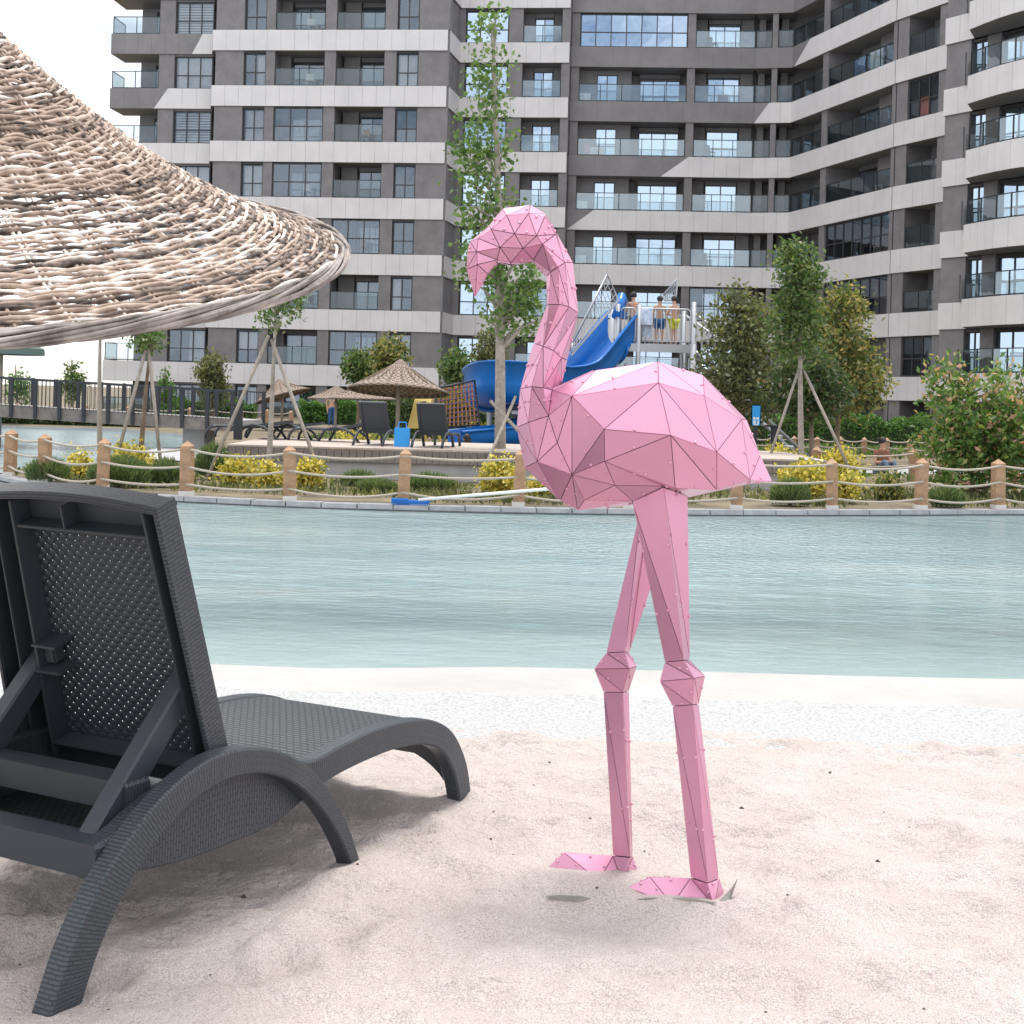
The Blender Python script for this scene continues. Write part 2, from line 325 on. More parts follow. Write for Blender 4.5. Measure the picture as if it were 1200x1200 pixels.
# pebbled white strip lying on the shore
def strip_edges(x): return 5.75, 7.02+.16*noise.noise((x*.55,3.1,0))+.10*noise.noise((x*1.9,7.7,0))
vs_=[];fs_=[];nx,ny=420,34
for i in range(nx+1):
    x=-10.5+21*i/nx; y0,y1=strip_edges(x)
    for j in range(ny+1):
        y=y0+(y1-y0)*j/ny; e=min(1,(ny-j)/3)
        vs_.append((x,y,-.072-.012*(y-6.4)+.012*e*(.4+noise.noise((x*14,y*14,0))*.5+noise.noise((x*33,y*33,2))*.35)-(.02 if j==ny else 0)))
for i in range(nx):
    for j in range(ny):
        a=i*(ny+1)+j; fs_.append((a,a+ny+1,a+ny+2,a+1))
M['pebble']=mat('white_pebbles',(.41,.415,.42),.9,spec=.1,noise_s=60,noise_amt=.34,bump=.9,bump_s=60)
tag(link('pebble_strip',stuffmesh('pebble_strip',vs_,fs_,M['pebble'],True)),'white pebble strip between the sand and the water','pebbles',kind='stuff')
# sand
def sand_edge(x): return 6.22+.10*noise.noise((x*.8,1.3,0))+.10*noise.noise((x*2.6,5.5,0))
foot_dents=[]
rr=random.Random(3)
for i in range(420):
    foot_dents.append((rr.uniform(-3.2,4.0),rr.uniform(2.2,6.2),rr.uniform(.045,.14),rr.uniform(0,math.pi),rr.uniform(.006,.026)))
def sand_grid(name,x0,x1,y0,y1,st,fine):
    nx=int((x1-x0)/st); ny=int((y1-y0)/st)
    xs=np.linspace(x0,x1,nx+1); ys=np.linspace(y0,y1,ny+1)
    Z=np.zeros((nx+1,ny+1))
    for i,x in enumerate(xs):
        ed=sand_edge(x)
        for j,y in enumerate(ys):
            z=.024*noise.noise((x*.7,y*.7,0))+.012*noise.noise((x*1.9,y*2.6,4))
            if fine: z+=.020*noise.noise((x*4.2,y*7,9))+.013*noise.noise((x*11,y*16,1))+.004*noise.noise((x*24,y*30,3))
            q=(y-5.0)/1.2
            if q>0: z-=.075*min(1,q)**1.5
            if y>ed: z-=.9*(y-ed)
            Z[i,j]=z
    if fine:
        XX,YY=np.meshgrid(xs,ys,indexing='ij')
        for (cx,cy,r,a,d) in foot_dents:
            ca,sa=math.cos(a),math.sin(a); dx=XX-cx; dy=YY-cy
            p=(dx*ca+dy*sa)/(r*1.7); q=(-dx*sa+dy*ca)/r; rr2=p*p+q*q
            Z+= -d*np.exp(-rr2*2.2)+d*.7*np.exp(-((np.sqrt(rr2)-1.15)**2)*9)
        for (cx,cy,r,h) in FLAT:
            rr2=((XX-cx)**2+(YY-cy)**2)/(r*r); k=np.exp(-rr2*1.3); Z=Z*(1-k)+h*k
        # small heaps round the sculpture's feet and the lounger's feet
        for (cx,cy,r,h) in HEAPS:
            rr2=((XX-cx)**2+(YY-cy)**2)/(r*r); Z+=h*np.exp(-rr2*1.6)
    vs=[(float(x),float(y),float(Z[i,j])) for i,x in enumerate(xs) for j,y in enumerate(ys)]
    n=ny+1; fs=[(i*n+j,(i+1)*n+j,(i+1)*n+j+1,i*n+j+1) for i in range(nx) for j in range(ny)]
    return vs,fs
FLAT=[(.16,3.80,.11,-.035),(.30,3.78,.11,-.03),(.45,3.77,.13,-.035),(.58,3.77,.09,-.03),(.30,4.20,.26,.010),(.50,4.0,.24,.006),(-.985,3.12,.12,-.005),(-.41,4.24,.12,.0),(-.10,4.75,.12,-.005)]
HEAPS=[(.14,4.10,.06,.007),(.22,4.10,.06,.007),(.31,4.10,.06,.007),(.36,4.14,.05,.007),(.38,3.89,.05,.007),(.46,3.895,.05,.007),(.54,3.90,.05,.007),(.33,3.93,.05,.007),(.17,3.95,.07,.014),(.30,3.935,.07,.016),(.47,3.90,.08,.016),(.57,3.90,.06,.012),(.20,4.02,.10,.022),(.36,3.98,.07,.015),(.42,3.84,.09,.012),(-.38,4.18,.08,.014),(-.11,4.72,.08,.012),(.10,4.05,.10,.012)]
vs_,fs_=sand_grid('sand',-3.6,4.6,1.4,6.75,.022,True)
M['sand']=bpy.data.materials.new('beach_sand'); M['sand'].use_nodes=True; t,b=nodes(M['sand']); b.inputs['Roughness'].default_value=.95; b.inputs['Specular IOR Level'].default_value=.15
tcn=t.nodes.new('ShaderNodeTexCoord')
def nz_(s,d,r=.6):
    n=t.nodes.new('ShaderNodeTexNoise'); n.inputs['Scale'].default_value=s; n.inputs['Detail'].default_value=d; n.inputs['Roughness'].default_value=r; t.links.new(tcn.outputs['Object'],n.inputs['Vector']); return n
a1=nz_(2.2,5); a2=nz_(230,3,.7); a3=nz_(620,1)
c1=t.nodes.new('ShaderNodeValToRGB'); c1.color_ramp.elements[0].position=.3; c1.color_ramp.elements[1].position=.7; c1.color_ramp.elements[0].color=(.515,.464,.443,1); c1.color_ramp.elements[1].color=(.593,.546,.527,1); t.links.new(a1.outputs['Fac'],c1.inputs[0])
c2=t.nodes.new('ShaderNodeValToRGB'); c2.color_ramp.elements[0].position=.36; c2.color_ramp.elements[1].position=.56; c2.color_ramp.elements[0].color=(.58,.51,.47,1); c2.color_ramp.elements[1].color=(1.0,1.0,1.0,1); t.links.new(a2.outputs['Fac'],c2.inputs[0])
mu=t.nodes.new('ShaderNodeMix'); mu.data_type='RGBA'; mu.blend_type='MULTIPLY'; mu.inputs[0].default_value=.9; t.links.new(c1.outputs[0],mu.inputs[6]); t.links.new(c2.outputs[0],mu.inputs[7]); t.links.new(mu.outputs[2],b.inputs['Base Color'])
bp=t.nodes.new('ShaderNodeBump'); bp.inputs['Strength'].default_value=.6; bp.inputs['Distance'].default_value=.004; t.links.new(a2.outputs['Fac'],bp.inputs['Height'])
bp2=t.nodes.new('ShaderNodeBump'); bp2.inputs['Strength'].default_value=.75; bp2.inputs['Distance'].default_value=.03; a4=nz_(28,4); t.links.new(a4.outputs['Fac'],bp2.inputs['Height']); t.links.new(bp.outputs[0],bp2.inputs['Normal']); t.links.new(bp2.outputs[0],b.inputs['Normal'])
so=link('sand',stuffmesh('sand',vs_,fs_,M['sand'],True)); tag(so,'pale trampled beach sand in the foreground','sand',kind='structure')
mb=MB()
mb.add([(-40,-12,-.10),(40,-12,-.10),(40,6.2,-.10),(-40,6.2,-.10)],[(0,1,2,3)])
tag(mb.obj('sand_base',M['sand']),'flat sand carrying on beyond the trampled beach','sand',kind='structure')
for (x0,x1) in ((-14,-3.6),(4.6,14)):
    v2,f2=sand_grid('sand',x0,x1,1.4,6.75,.15,False); tag(link('sand_side',stuffmesh('sand_side',v2,f2,M['sand'],True)),'beach sand carrying on to the side','sand',kind='structure')
# grit
mb=MB(); gr=random.Random(11)
ico=[(0,0,1),(.9,0,0),(-.3,.85,0),(-.4,-.8,0),(0,0,-1)]
for i in range(95):
    x=gr.uniform(-2.2,2.6); y=gr.uniform(2.6,6.0); r=gr.uniform(.0022,.0065)*(1 if gr.random()<.85 else 1.7)
    j=min(len(vs_)-1,0); ix=int(round((x+3.6)/8.2*int(8.2/.022))); iy=int(round((y-1.4)/5.35*int(5.35/.022)))
    z=vs_[ix*(int(5.35/.022)+1)+iy][2]
    an=gr.random()*6; ca,sa=math.cos(an),math.sin(an)
    mb.add([(x+(a*ca-b_*sa)*r*1.3,y+(a*sa+b_*ca)*r,z+c_*r*.7+r*.2) for a,b_,c_ in ico],[(0,1,2),(0,2,3),(0,3,1),(4,2,1),(4,3,2),(4,1,3)])
M['grit']=mat('dark_grit',(.09,.065,.055),.9); tag(mb.obj('grit',M['grit']),'small dark grit scattered over the sand','grit',kind='stuff')
# far hills
mb=MB(); hn=90
for i in range(hn+1):
    x=-2600+5200*i/hn
    h=34+26*noise.noise((x*.0021,.3,0))+9*noise.noise((x*.008,2,0))
    for (dy,k) in ((0,0),(120,.45),(330,.85),(520,1),(900,.9)): mb.v.append((x,1500+dy+60*noise.noise((x*.004,dy*.01,5)),-2+h*k*(1+.12*noise.noise((x*.02,dy*.02,1)))))
for i in range(hn):
    for k in range(4): a=i*5+k; mb.f.append([a,a+5,a+6,a+1]); mb.m.append(0); mb.uv.append(None)
M['hill']=mat('dry_hill',(.52,.50,.46),.95,noise_s=.008,noise_amt=.2)
tag(mb.obj('hills',M['hill'],smooth=True),'low pale dry hills on the horizon','hills',kind='structure')
# ------------------------------------------------------------------ apartment building
Z0, FH, BH = 1.72, 3.1, 1.15
bld=thing('apartment_building','tall dark grey apartment block with pale wrap-around balcony bands','building',(0,78,0))
BO=Vector((0,78,0))
panel_jobs=[]      # (distance, callable builder)
stuff_panels=MB()
brs=random.Random(21)
class Seg:
    def __init__(s,p0,p1,out=None):
        s.p0=Vector((*p0,0)); s.p1=Vector((*p1,0)); s.e=(s.p1-s.p0); s.L=s.e.length; s.e.normalize()
        s.n=Vector((s.e.y,-s.e.x,0))
        if s.n.dot(-s.p0)<0: s.n=-s.n
        s.M=Matrix((s.e,s.n,Vector((0,0,1)))).transposed()
    def su(s,u):
        k=u/FPX; return (k*s.p0.y-s.p0.x)/(s.e.x-k*s.e.y)
    def pt(s,a,t,z): return s.p0+s.e*a+s.n*t+Vector((0,0,z))-BO
    def bx(s,mb,a0,a1,t0,t1,z0,z1,m=0):
        mb.box(s.pt((a0+a1)/2,(t0+t1)/2,(z0+z1)/2),(a1-a0,abs(t1-t0),z1-z0),s.M,m)
def window(sg,a0,a1,z0,z1,t,cols,glass='glass_dark',cur=None,split=.42):
    fr=MB(); fw=.06
    sg.bx(fr,a0,a1,t-.04,t+.04,z0,z0+fw); sg.bx(fr,a0,a1,t-.04,t+.04,z1-fw,z1)
    cw=(a1-a0)/cols
    for c in range(cols+1):
        x=a0+cw*c; x=min(max(x,a0+fw/2),a1-fw/2)
        sg.bx(fr,x-fw/2,x+fw/2,t-.037,t+.037,z0+fw,z1-fw)
    zs=[z0+fw]
    if split: zs.append(z0+(z1-z0)*split)
    zs.append(z1-fw)
    if split: sg.bx(fr,a0+fw,a1-fw,t-.033,t+.033,zs[1]-.03,zs[1]+.03)
    wo_=fr.obj('window',M['frame'],bld)
    for c in range(cols):
        x0=a0+cw*c+fw/2; x1=x0+cw-fw
        for i in range(len(zs)-1):
            g=MB(); zl=zs[i]+(.03 if i else 0); zh=zs[i+1]-(.03 if i+1<len(zs)-1 else 0)
            tl=brs.uniform(-.006,.006); p=[sg.pt(x0,t+tl,zl),sg.pt(x1,t-tl,zl),sg.pt(x1,t-tl+brs.uniform(-.004,.004),zh),sg.pt(x0,t+tl,zh)]
            g.add(p,[(0,1,2,3)]); g.obj('pane',M[glass],wo_)
    if cur=='curtain':
        c_=MB(); nseg=int((a1-a0)/.07)
        h=brs.random(); r0,r1=(a0,a1) if h<.5 else ((a0,a0+(a1-a0)*.45) if h<.75 else (a0+(a1-a0)*.5,a1))
        nseg=max(6,int((r1-r0)/.07))
        for i in range(nseg+1):
            x=r0+.06+(r1-r0-.12)*i/nseg; tt=t-.22+.03*(1 if i%2 else -1)
            c_.v += [tuple(sg.pt(x,tt,z0+.03)),tuple(sg.pt(x,tt,z1))]
        for i in range(nseg): c_.f.append([2*i,2*i+2,2*i+3,2*i+1]); c_.m.append(0); c_.uv.append(None)
        c_.obj('curtain',M['curtain'],wo_)
    elif cur=='blind':
        c_=MB(); nb=11; drop=brs.choice((1,1,.55))
        for i in range(nb):
            z=z1-.1-(z1-z0-.15)*drop*i/nb; sg.bx(c_,a0+.06,a1-.06,t-.2,t-.17,z-.085,z)
        c_.obj('blind',M['blind'],wo_)
    return wo_
def railing(sg,a0,a1,z,t,h=1.02,ends=False,glass=None):
    glass=glass or ('glass_rail' if sg in (globals().get('D1'),globals().get('C')) or (sg.p0.x>18) else 'glass_clear')
    n=max(1,round((a1-a0)/1.25)); r=MB()
    sg.bx(r,a0,a1,t-.025,t+.025,z+h-.04,z+h); sg.bx(r,a0,a1,t-.02,t+.02,z+.03,z+.08)
    for i in range(n+1):
        x=a0+(a1-a0)*i/n; x=min(max(x,a0+.02),a1-.02); sg.bx(r,x-.02,x+.02,t-.018,t+.018,z,z+h-.04)
    ro=r.obj('balcony_railing',M['rail'],bld)
    for i in range(n):
        g=MB(); x0=a0+(a1-a0)*i/n+.025; x1=a0+(a1-a0)*(i+1)/n-.025
        g.add([sg.pt(x0,t,z+.08),sg.pt(x1,t,z+.08),sg.pt(x1,t,z+h-.04),sg.pt(x0,t,z+h-.04)],[(0,1,2,3)]); g.obj('glass_panel',M[glass],ro)
def band(sg,a0,a1,k,light,depth=2.1,proud=.10,diag=None,end0=True):
    "floor band of one storey; light panels, dark panels or a slanted change between"
    zb=Z0+FH*k; zt=zb+BH
    b_=MB(); sg.bx(b_,a0,a1,-depth,proud-.012,zb,zt)
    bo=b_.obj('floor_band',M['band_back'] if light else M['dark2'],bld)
    def pan(x0,x1,mt,top0=None):
        n=max(1,round((x1-x0)/.78)); w_=(x1-x0)/n
        for i in range(n):
            xa=x0+w_*i+.006; xb=x0+w_*(i+1)-.006
            xt=xa if not(i==0 and top0 is not None) else None
            t0,t1=proud-.012,proud+brs.uniform(0,.004)
            ps=[(xa,zb+.008),(xb,zb+.008),(xb,zt-.004),(xa,zt-.004)]
            mid=sg.pt((xa+xb)/2,0,(zb+zt)/2)+BO
            u=mid.x/mid.y*FPX; v=(mid.z-EYE)/mid.y*FPX
            vis = (-495<u<620 and v<485 and zb>0)
            panel_jobs.append(((0 if vis else 1e6)+mid.y, [sg.pt(x,t0,z) for x,z in ps], sg.n*(t1-t0), mt, bo))
    if diag is None:
        pan(a0,a1,'band' if light else 'dark2')
    else:
        # dark up to diag, pale after it (or reversed), slanted joint
        d0,d1,rev=diag
        if not rev: pan(a0,d0,'dark2'); pan(d1,a1,'band')
        else: pan(a0,d0,'band'); pan(d1,a1,'dark2')
        t0=proud-.012
        A=[(d0,zb+.008),(d1,zb+.008),(d1,zt-.004)]; B=[(d0,zb+.008),(d1,zt-.004),(d0,zt-.004)]
        if rev: A,B=[(d0,zb+.008),(d1,zb+.008),(d0,zt-.004)],[(d1,zb+.008),(d1,zt-.004),(d0,zt-.004)]
        # the wedge under the slant is pale when pale lies after it
        for tri,mt in ((A,'band' if not rev else 'band'),(B,'dark2')):
            mb=MB(); mb.prism([sg.pt(x,t0,z) for x,z in tri],sg.n*.013); fixn(mb.obj('cladding_panel',M[mt],bo))
    return bo
def pier(sg,a0,a1,z0,z1,t0=-2.05,t1=0,name='wall_pier'):
    b_=MB(); sg.bx(b_,a0,a1,t0,t1,z0,z1); 
    # horizontal joint line of the cladding as a shallow groove
    o=b_.obj(name,M['dark'],bld); return o
def core(sg,a0,a1,t=-2.0,back=-9,zt=None):
    b_=MB(); sg.bx(b_,a0,a1,back,t,-1.6,zt or Z0+FH*8+BH+.6); b_.obj('core_wall',M['dark'],bld)
def bays(sg,lst,k,glass_bias=0):
    z0=Z0+FH*k+BH; z1=Z0+FH*(k+1)
    for (u0,u1,ty,op) in lst:
        a0,a1=sg.su(u0),sg.su(u1)
        if ty=='wall': pier(sg,a0,a1,z0,z1)
        elif ty=='win':
            window(sg,a0+.03,a1-.03,z0+.02,z1-.12,-.22,op.get('cols',2),op.get('glass','glass_dark'),brs.choices(op.get('cur',['curtain','curtain',None,'blind']))[0],op.get('split',.42))
            h=MB(); sg.bx(h,a0,a1,-2.0,-.08,z1-.12,z1); h.obj('window_head',M['frame'],bld)
            if brs.random()<.7:
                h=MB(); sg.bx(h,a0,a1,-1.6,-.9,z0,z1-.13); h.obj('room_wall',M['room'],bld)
        elif ty in('balc','glaz'):
            W=a1-a0
            for (f0,f1,tt,cols) in op.get('back',[]):
                b0,b1=a0+W*f0,a0+W*f1
                window(sg,b0,b1,z0+.03,z0+1.95-.22,tt,cols,op.get('glass','glass_sky'),brs.choice(['curtain',None]) if op.get('glass','glass_sky')!='glass_sky' else None,.40 if brs.random()<.4 else None)
                h=MB(); sg.bx(h,b0,b1,-2.0,tt+.05,z0+1.73,z1); h.obj('window_head',M['dark'],bld)
            for (f0,f1,tt) in op.get('box',[]):
                pier(sg,a0+W*f0,a0+W*f1,z0,z1,-2.02,tt,'balcony_wall')
            if ty=='glaz' or brs.random()<op.get('pglaz',0):
                window(sg,a0+.02,a1-.02,z0+.02,z1-.04,-.12,max(3,round(W/.85)),op.get('gz','glass_dark'),None,.45)
            else: railing(sg,a0+.02,a1-.02,z0,-.06)
FL=range(-1,8)
def L2(x,y): return (x,y)
# --- B: frontal block on the left
B=Seg((-17.25,78.85),(-4.04,77.45))
lB=[(-358,-325,'wall',{}),(-325,-299,'win',{}),(-299,-288.5,'wall',{}),(-288.5,-230,'balc',dict(back=[(.22,.86,-1.7,2)],glass='glass_dark',box=[(0,.2,-1.3)],pglaz=.3)),
    (-230,-217,'wall',{}),(-217,-160,'balc',dict(back=[(.40,.92,-1.7,2)],glass='glass_dark',box=[(0.05,.38,-1.5)],pglaz=.2)),(-160,-146,'wall',{}),(-146,-120,'win',dict(cur=['curtain','curtain','curtain',None])),(-120,-84.5,'wall',{})]
for k in FL:
    band(B,-.02,B.L,k,True); bays(B,lB,k)
band(B,-.02,B.L,8,True); core(B,0,B.L)
# return wall of B towards C, with its own bands and a narrow window
C0,C1=(-78/FPX*80.2,80.2),(58/FPX*79.5,79.5)
Br=Seg((-4.04,77.45),(C0[0]+.25,C0[1]-.05))
for k in FL:
    band(Br,.115,Br.L,k,True,depth=1.6,proud=.10)
    z0=Z0+FH*k+BH; z1=Z0+FH*(k+1)
    pier(Br,.0,.35,z0,z1,-1.2,0); window(Br,.36,1.3,z0+.02,z1-.1,-.15,1,'glass_dark','curtain'); pier(Br,1.31,Br.L,z0,z1,-1.2,0)
    h=MB(); Br.bx(h,.35,1.31,-1.2,-.05,z1-.1,z1); h.obj('window_head',M['dark'],bld)
band(Br,.115,Br.L,8,True,depth=1.6)
# --- C
C=Seg(C0,C1)
lC=[(-77,-66,'wall',{}),(-66,-15,'win',dict(cols=3,glass='glass_sky',cur=[None,'curtain'])),(-15,1.6,'wall',{}),(1.6,47.5,'balc',dict(back=[(.25,.75,-1.2,2)],box=[(0,.24,-1.15),(.76,1,-1.15)])),(47.5,57,'wall',{})]
for k in FL: band(C,.0,C.su(56.6),k,True); bays(C,lC,k)
band(C,0,C.su(56.6),8,True); core(C,0,C.L)
# --- D1, D2, E1, E2 : the folded wing
def UP(u,Y): return (u/FPX*Y,Y)
pD0,pD1,pD2,pE1,pE2=UP(58.5,80.4),UP(274.5,79.7),UP(319,79.2),UP(441,68.9),UP(502.5,65.5)
D1=Seg(pD0,pD1); D2=Seg(pD1,pD2); E1=Seg(pD2,pE1); E2=Seg(pE1,pE2)
backD=[(.165,.36,-.95,2),(.57,.95,-1.75,3)]
lD1=[(59,68.4,'wall',{}),(68.4,195,'balc',dict(back=backD,box=[(0,.165,-.9),(.36,.49,-.9)])),(195,204,'wall',{}),(204,274.5,'balc',dict(back=[(.24,.78,-1.4,2)],box=[(0,.22,-1.3),(.79,1,-1.3)],pglaz=.12))]
lD1top=[(59,68.4,'wall',{}),(68.4,195,'glaz',dict(back=backD,gz='glass_sky')),(195,204,'wall',{}),(204,274.5,'balc',dict(back=[(.24,.78,-1.4,2)],box=[(0,.22,-1.3),(.79,1,-1.3)]))]
lD2=[(274.6,294,'balc',dict(back=[],box=[(.1,.5,-1.2)])),(294,300.5,'wall',{}),(300.5,318.9,'balc',dict(back=[],box=[(.15,.6,-1.2)]))]
lE1=[(319.1,354,'balc',dict(back=[(.35,.85,-1.5,2)],box=[(0,.3,-1.4)])),(354,360.5,'wall',{}),(360.5,436,'balc',dict(back=[(.12,.55,-1.6,2),(.8,.98,-1.0,1)],box=[(.58,.79,-.9)],pglaz=.25)),(436,440.5,'wall',{})]
lE2=[(441.3,454,'wall',{}),(454,490,'balc',dict(back=[(.3,.75,-1.6,2)],box=[(.02,.25,-1.5)],pglaz=.2)),(490,502.4,'wall',{})]
for k in list(FL)+[8]:
    dg={3:('D1',56,90),4:('D1',167,199),5:('D2',274.6,292),6:('E1',322,340),7:('E1',395,430)}.get(k)
    order=['D1','D2','E1','E2']; segs=dict(D1=D1,D2=D2,E1=E1,E2=E2)
    for i,nm in enumerate(order):
        sg=segs[nm]; dd=None; lightk=True
        if k==8: lightk = nm=='E2'
        elif dg:
            j=order.index(dg[0])
            if i<j: lightk=False
            elif i==j: dd=(max(.02,sg.su(dg[1])),sg.su(dg[2]),False); lightk=True
        band(sg,0,sg.L-(.01 if nm in('D1','D2') else .03),k,lightk,diag=dd)
    if k<8:
        bays(D1,lD1top if k==6 else lD1,k); bays(D2,lD2,k); bays(E1,lE1,k); bays(E2,lE2,k)
core(D1,-1,D1.L+1.5); core(D2,-1,D2.L+4); core(E1,-3,E1.L+.5); core(E2,-.5,E2.L+1)
jb=MB(); D1.bx(jb,-.10,.0,-1,.06,-1.5,Z0+FH*8+BH); jb.obj('expansion_joint',M['frame'],bld)
jb=MB(); E1.bx(jb,E1.L-.03,E1.L+.02,-1,.02,-1.5,Z0+FH*8+BH); jb.obj('expansion_joint',M['frame'],bld)
# --- F and the curved balconies G on the right
pF0=UP(498,61.4); Fd=Vector((.65,-1)).normalized(); pF1=(pF0[0]+Fd.x*14,pF0[1]+Fd.y*14)
F=Seg(pF0,pF1)
Fr=Seg((pE2[0]+.05,pE2[1]),(pF0[0]+.05,pF0[1])); Fr.n=Vector((Fr.e.y,-Fr.e.x,0)); Fr.n=-Fr.n if Fr.n.x>0 else Fr.n; Fr.M=Matrix((Fr.e,Fr.n,Vector((0,0,1)))).transposed()
lF=[(498.5,527,'wall',{}),(527.5,546,'win',dict(cols=2,glass='glass_sky',cur=[None,'curtain'],split=.4)),(546,562,'wall',{}),(562,640,'win',dict(cols=4,glass='glass_sky',cur=[None]))]
aG=F.su(524)
arc=[(18.65,58.7),(18.92,57.75),(19.24,56.8),(19.58,56.05),(20.0,55.35),(20.6,54.6),(21.4,53.9),(22.4,53.3),(23.6,52.8)]
for k in list(FL)+[8]:
    band(F,0,F.L,k,True)
    zb=Z0+FH*k; zt=zb+BH
    s_=MB(); poly=[Vector((x,y,zb))-BO for x,y in arc]+[F.pt(F.L-2.5,-.5,zb),F.pt(aG,-.5,zb)]
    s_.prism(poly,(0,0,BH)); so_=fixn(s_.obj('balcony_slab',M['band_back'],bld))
    for a,b_ in zip(arc,arc[1:]):
        sg=Seg(a,b_)
        nn=2 if sg.L>.9 else 1
        for q in range(nn):
            x0=sg.L*q/nn+.005; x1=sg.L*(q+1)/nn-.005
            mid=sg.pt((x0+x1)/2,0,(zb+zt)/2)+BO; vis=(mid.x/mid.y*FPX<620 and zb>0 and (mid.z-EYE)/mid.y*FPX<490)
            panel_jobs.append(((0 if vis else 1e6)+mid.y,[sg.pt(x,.002,z) for x,z in((x0,zb-.01),(x1,zb-.01),(x1,zt),(x0,zt))],sg.n*.02,'band',so_))
        if k<8 and k>=0: railing(sg,.0,sg.L,zt,-.12)
    if k<8:
        sg=Seg((F.pt(aG,0,0)+BO).to_2d(),arc[0]); railing(sg,.1,sg.L-.1,zt,.1) if k>=0 else None
        bays(F,lF,k); z0=Z0+FH*k+BH
core(F,-.0,F.L)
b_=MB(); Fr.bx(b_,0,Fr.L,-3.0,0,-1.5,Z0+FH*8+BH); b_.obj('side_wall',M['dark'],bld)
# --- A: recessed face at the far left with corner balconies
A=Seg((-480/FPX*80.3,80.3),(-361/FPX*79.75-.02,79.75))
aw=A.su(-459); ab=A.su(-424); ac=A.su(-406)
for k in list(FL)+[8]:
    dg={5:(A.su(-428),A.su(-412)),6:(A.su(-385),A.su(-373))}.get(k)
    if dg: band(A,0,A.L,k,True,diag=(dg[0],dg[1],False))
    else: band(A,0,A.L,k,k<5)
    if k==8: continue
    z0=Z0+FH*k+BH; z1=Z0+FH*(k+1)
    pier(A,ab,ac,z0,z1); window(A,ac+.03,A.L-.03,z0+.02,z1-.1,-.22,3,'glass_dark',brs.choice(['curtain','blind',None]))
    h=MB(); A.bx(h,ac,A.L,-2,-.08,z1-.1,z1); h.obj('window_head',M['dark'],bld)
    pier(A,aw,ab,z0,z1,-2.6,-1.9,'balcony_wall'); window(A,ab-.85,ab-.12,z0+.02,z0+1.75,-1.86,1,'glass_dark',None,None)
    railing(A,.04,ab-.02,z0,-.08); sgl=Seg((A.pt(.04,-.08,0)+BO).to_2d(),(A.pt(.04,-1.95,0)+BO).to_2d()); railing(sgl,.05,sgl.L,z0,0)
core(A,aw,A.L)
# cladding panels: the ones that show largest stay single, the rest are one part
panel_jobs.sort(key=lambda q:q[0])
for i,(d_,ps,ex,mt,par) in enumerate(panel_jobs):
    if i<290 :
        mb=MB(); mb.prism(ps,ex); mb.obj('cladding_panel',M[mt],par)
    else:
        stuff_panels.prism(ps,ex,0 if mt=='band' else 1)
so_=stuff_panels.obj('cladding_panels',[M['band'],M['dark2']],bld); so_['kind']='stuff'
#PART3
# ------------------------------------------------------------------ pool kerb (coping stones) and rope fence
kerb=MB(); kpts=[(x,sm_kerb(x)) for x in [-13+.46*i for i in range(86)]]
for a,b_ in zip(kpts,kpts[1:]): kerb.add([(a[0],a[1]-.13,-.06),(b_[0],b_[1]-.13,-.06),(b_[0],b_[1]-.13,-.6),(a[0],a[1]-.13,-.6),(a[0],a[1]+.1,-.06),(b_[0],b_[1]+.1,-.06)],[(0,1,2,3),(0,4,5,1)])
kerb_o=fixn(kerb.obj('pool_edge',M['concrete'])); tag(kerb_o,'grey stone kerb along the far side of the pool','kerb',kind='structure')
kr=random.Random(5)
for i,(a,b_) in enumerate(zip(kpts,kpts[1:])):
    a=Vector((*a,0)); b_=Vector((*b_,0)); d=(b_-a).normalized(); nrm=Vector((d.y,-d.x,0)); dz=kr.uniform(-.004,.004)
    m_=MB(); p=[a+d*.006+nrm*.17,b_-d*.006+nrm*.17,b_-d*.006-nrm*.16,a+d*.006-nrm*.16]
    m_.prism([q+Vector((0,0,-.10)) for q in p],(0,0,.06+dz)); fixn(m_.obj('coping_stone',M['stone'],kerb_o))
def post_mesh(h,w_=.15):
    m_=MB(); q=w_/2
    m_.add([(-q,-q,0),(q,-q,0),(q,q,0),(-q,q,0),(-q,-q,h-.07),(q,-q,h-.07),(q,q,h-.07),(-q,q,h-.07),(0,0,h)],[(0,1,5,4),(1,2,6,5),(2,3,7,6),(3,0,4,7),(4,5,8),(5,6,8),(6,7,8),(7,4,8),(3,2,1,0)])
    return m_.mesh('post',M['wood_post'])
def rope_fence(pts,label,h,heights,sag,rad,name='rope_fence',w_=.15,lean=0,shoe=True):
    root=thing(name,label,'fence',pts[0]); o0=Vector(pts[0]); pm=post_mesh(h,w_); fr=random.Random(len(pts))
    bmb=MB(); bmb.box((0,0,.035),(w_+.015,w_+.015,.07)); bm_=bmb.mesh('shoe',M['white_base'])
    for p in pts:
        p=Vector(p)-o0; po=link('post',pm,root,p); po.rotation_euler=(fr.uniform(-.03,.03),fr.uniform(-.035,.035),fr.uniform(-.2,.2))
        po.scale=(1,1,fr.uniform(.97,1.04))
        if shoe: link('shoe',bm_,po)
    for a,b_ in zip(pts,pts[1:]):
        a=Vector(a)-o0; b_=Vector(b_)-o0
        for hh in heights:
            r_=MB(); L=[]; sg=sag*fr.uniform(.6,1.4)
            for i in range(9):
                t_=i/8; q=a.lerp(b_,t_); q.z+=hh*h-sg*4*t_*(1-t_); q.y-=w_*.45; L.append(q)
            r_.tube(L,rad,5,caps=False); r_.obj('rope',M['rope'],root,smooth=True)
    return root
fp=[Vector((p.x,sm_kerb(p.x),-.045)) for p in post_pts]
rope_fence(fp,'pine post fence with three sagging ropes along the far pool edge',.74,(.86,.54,.22),.06,.017)

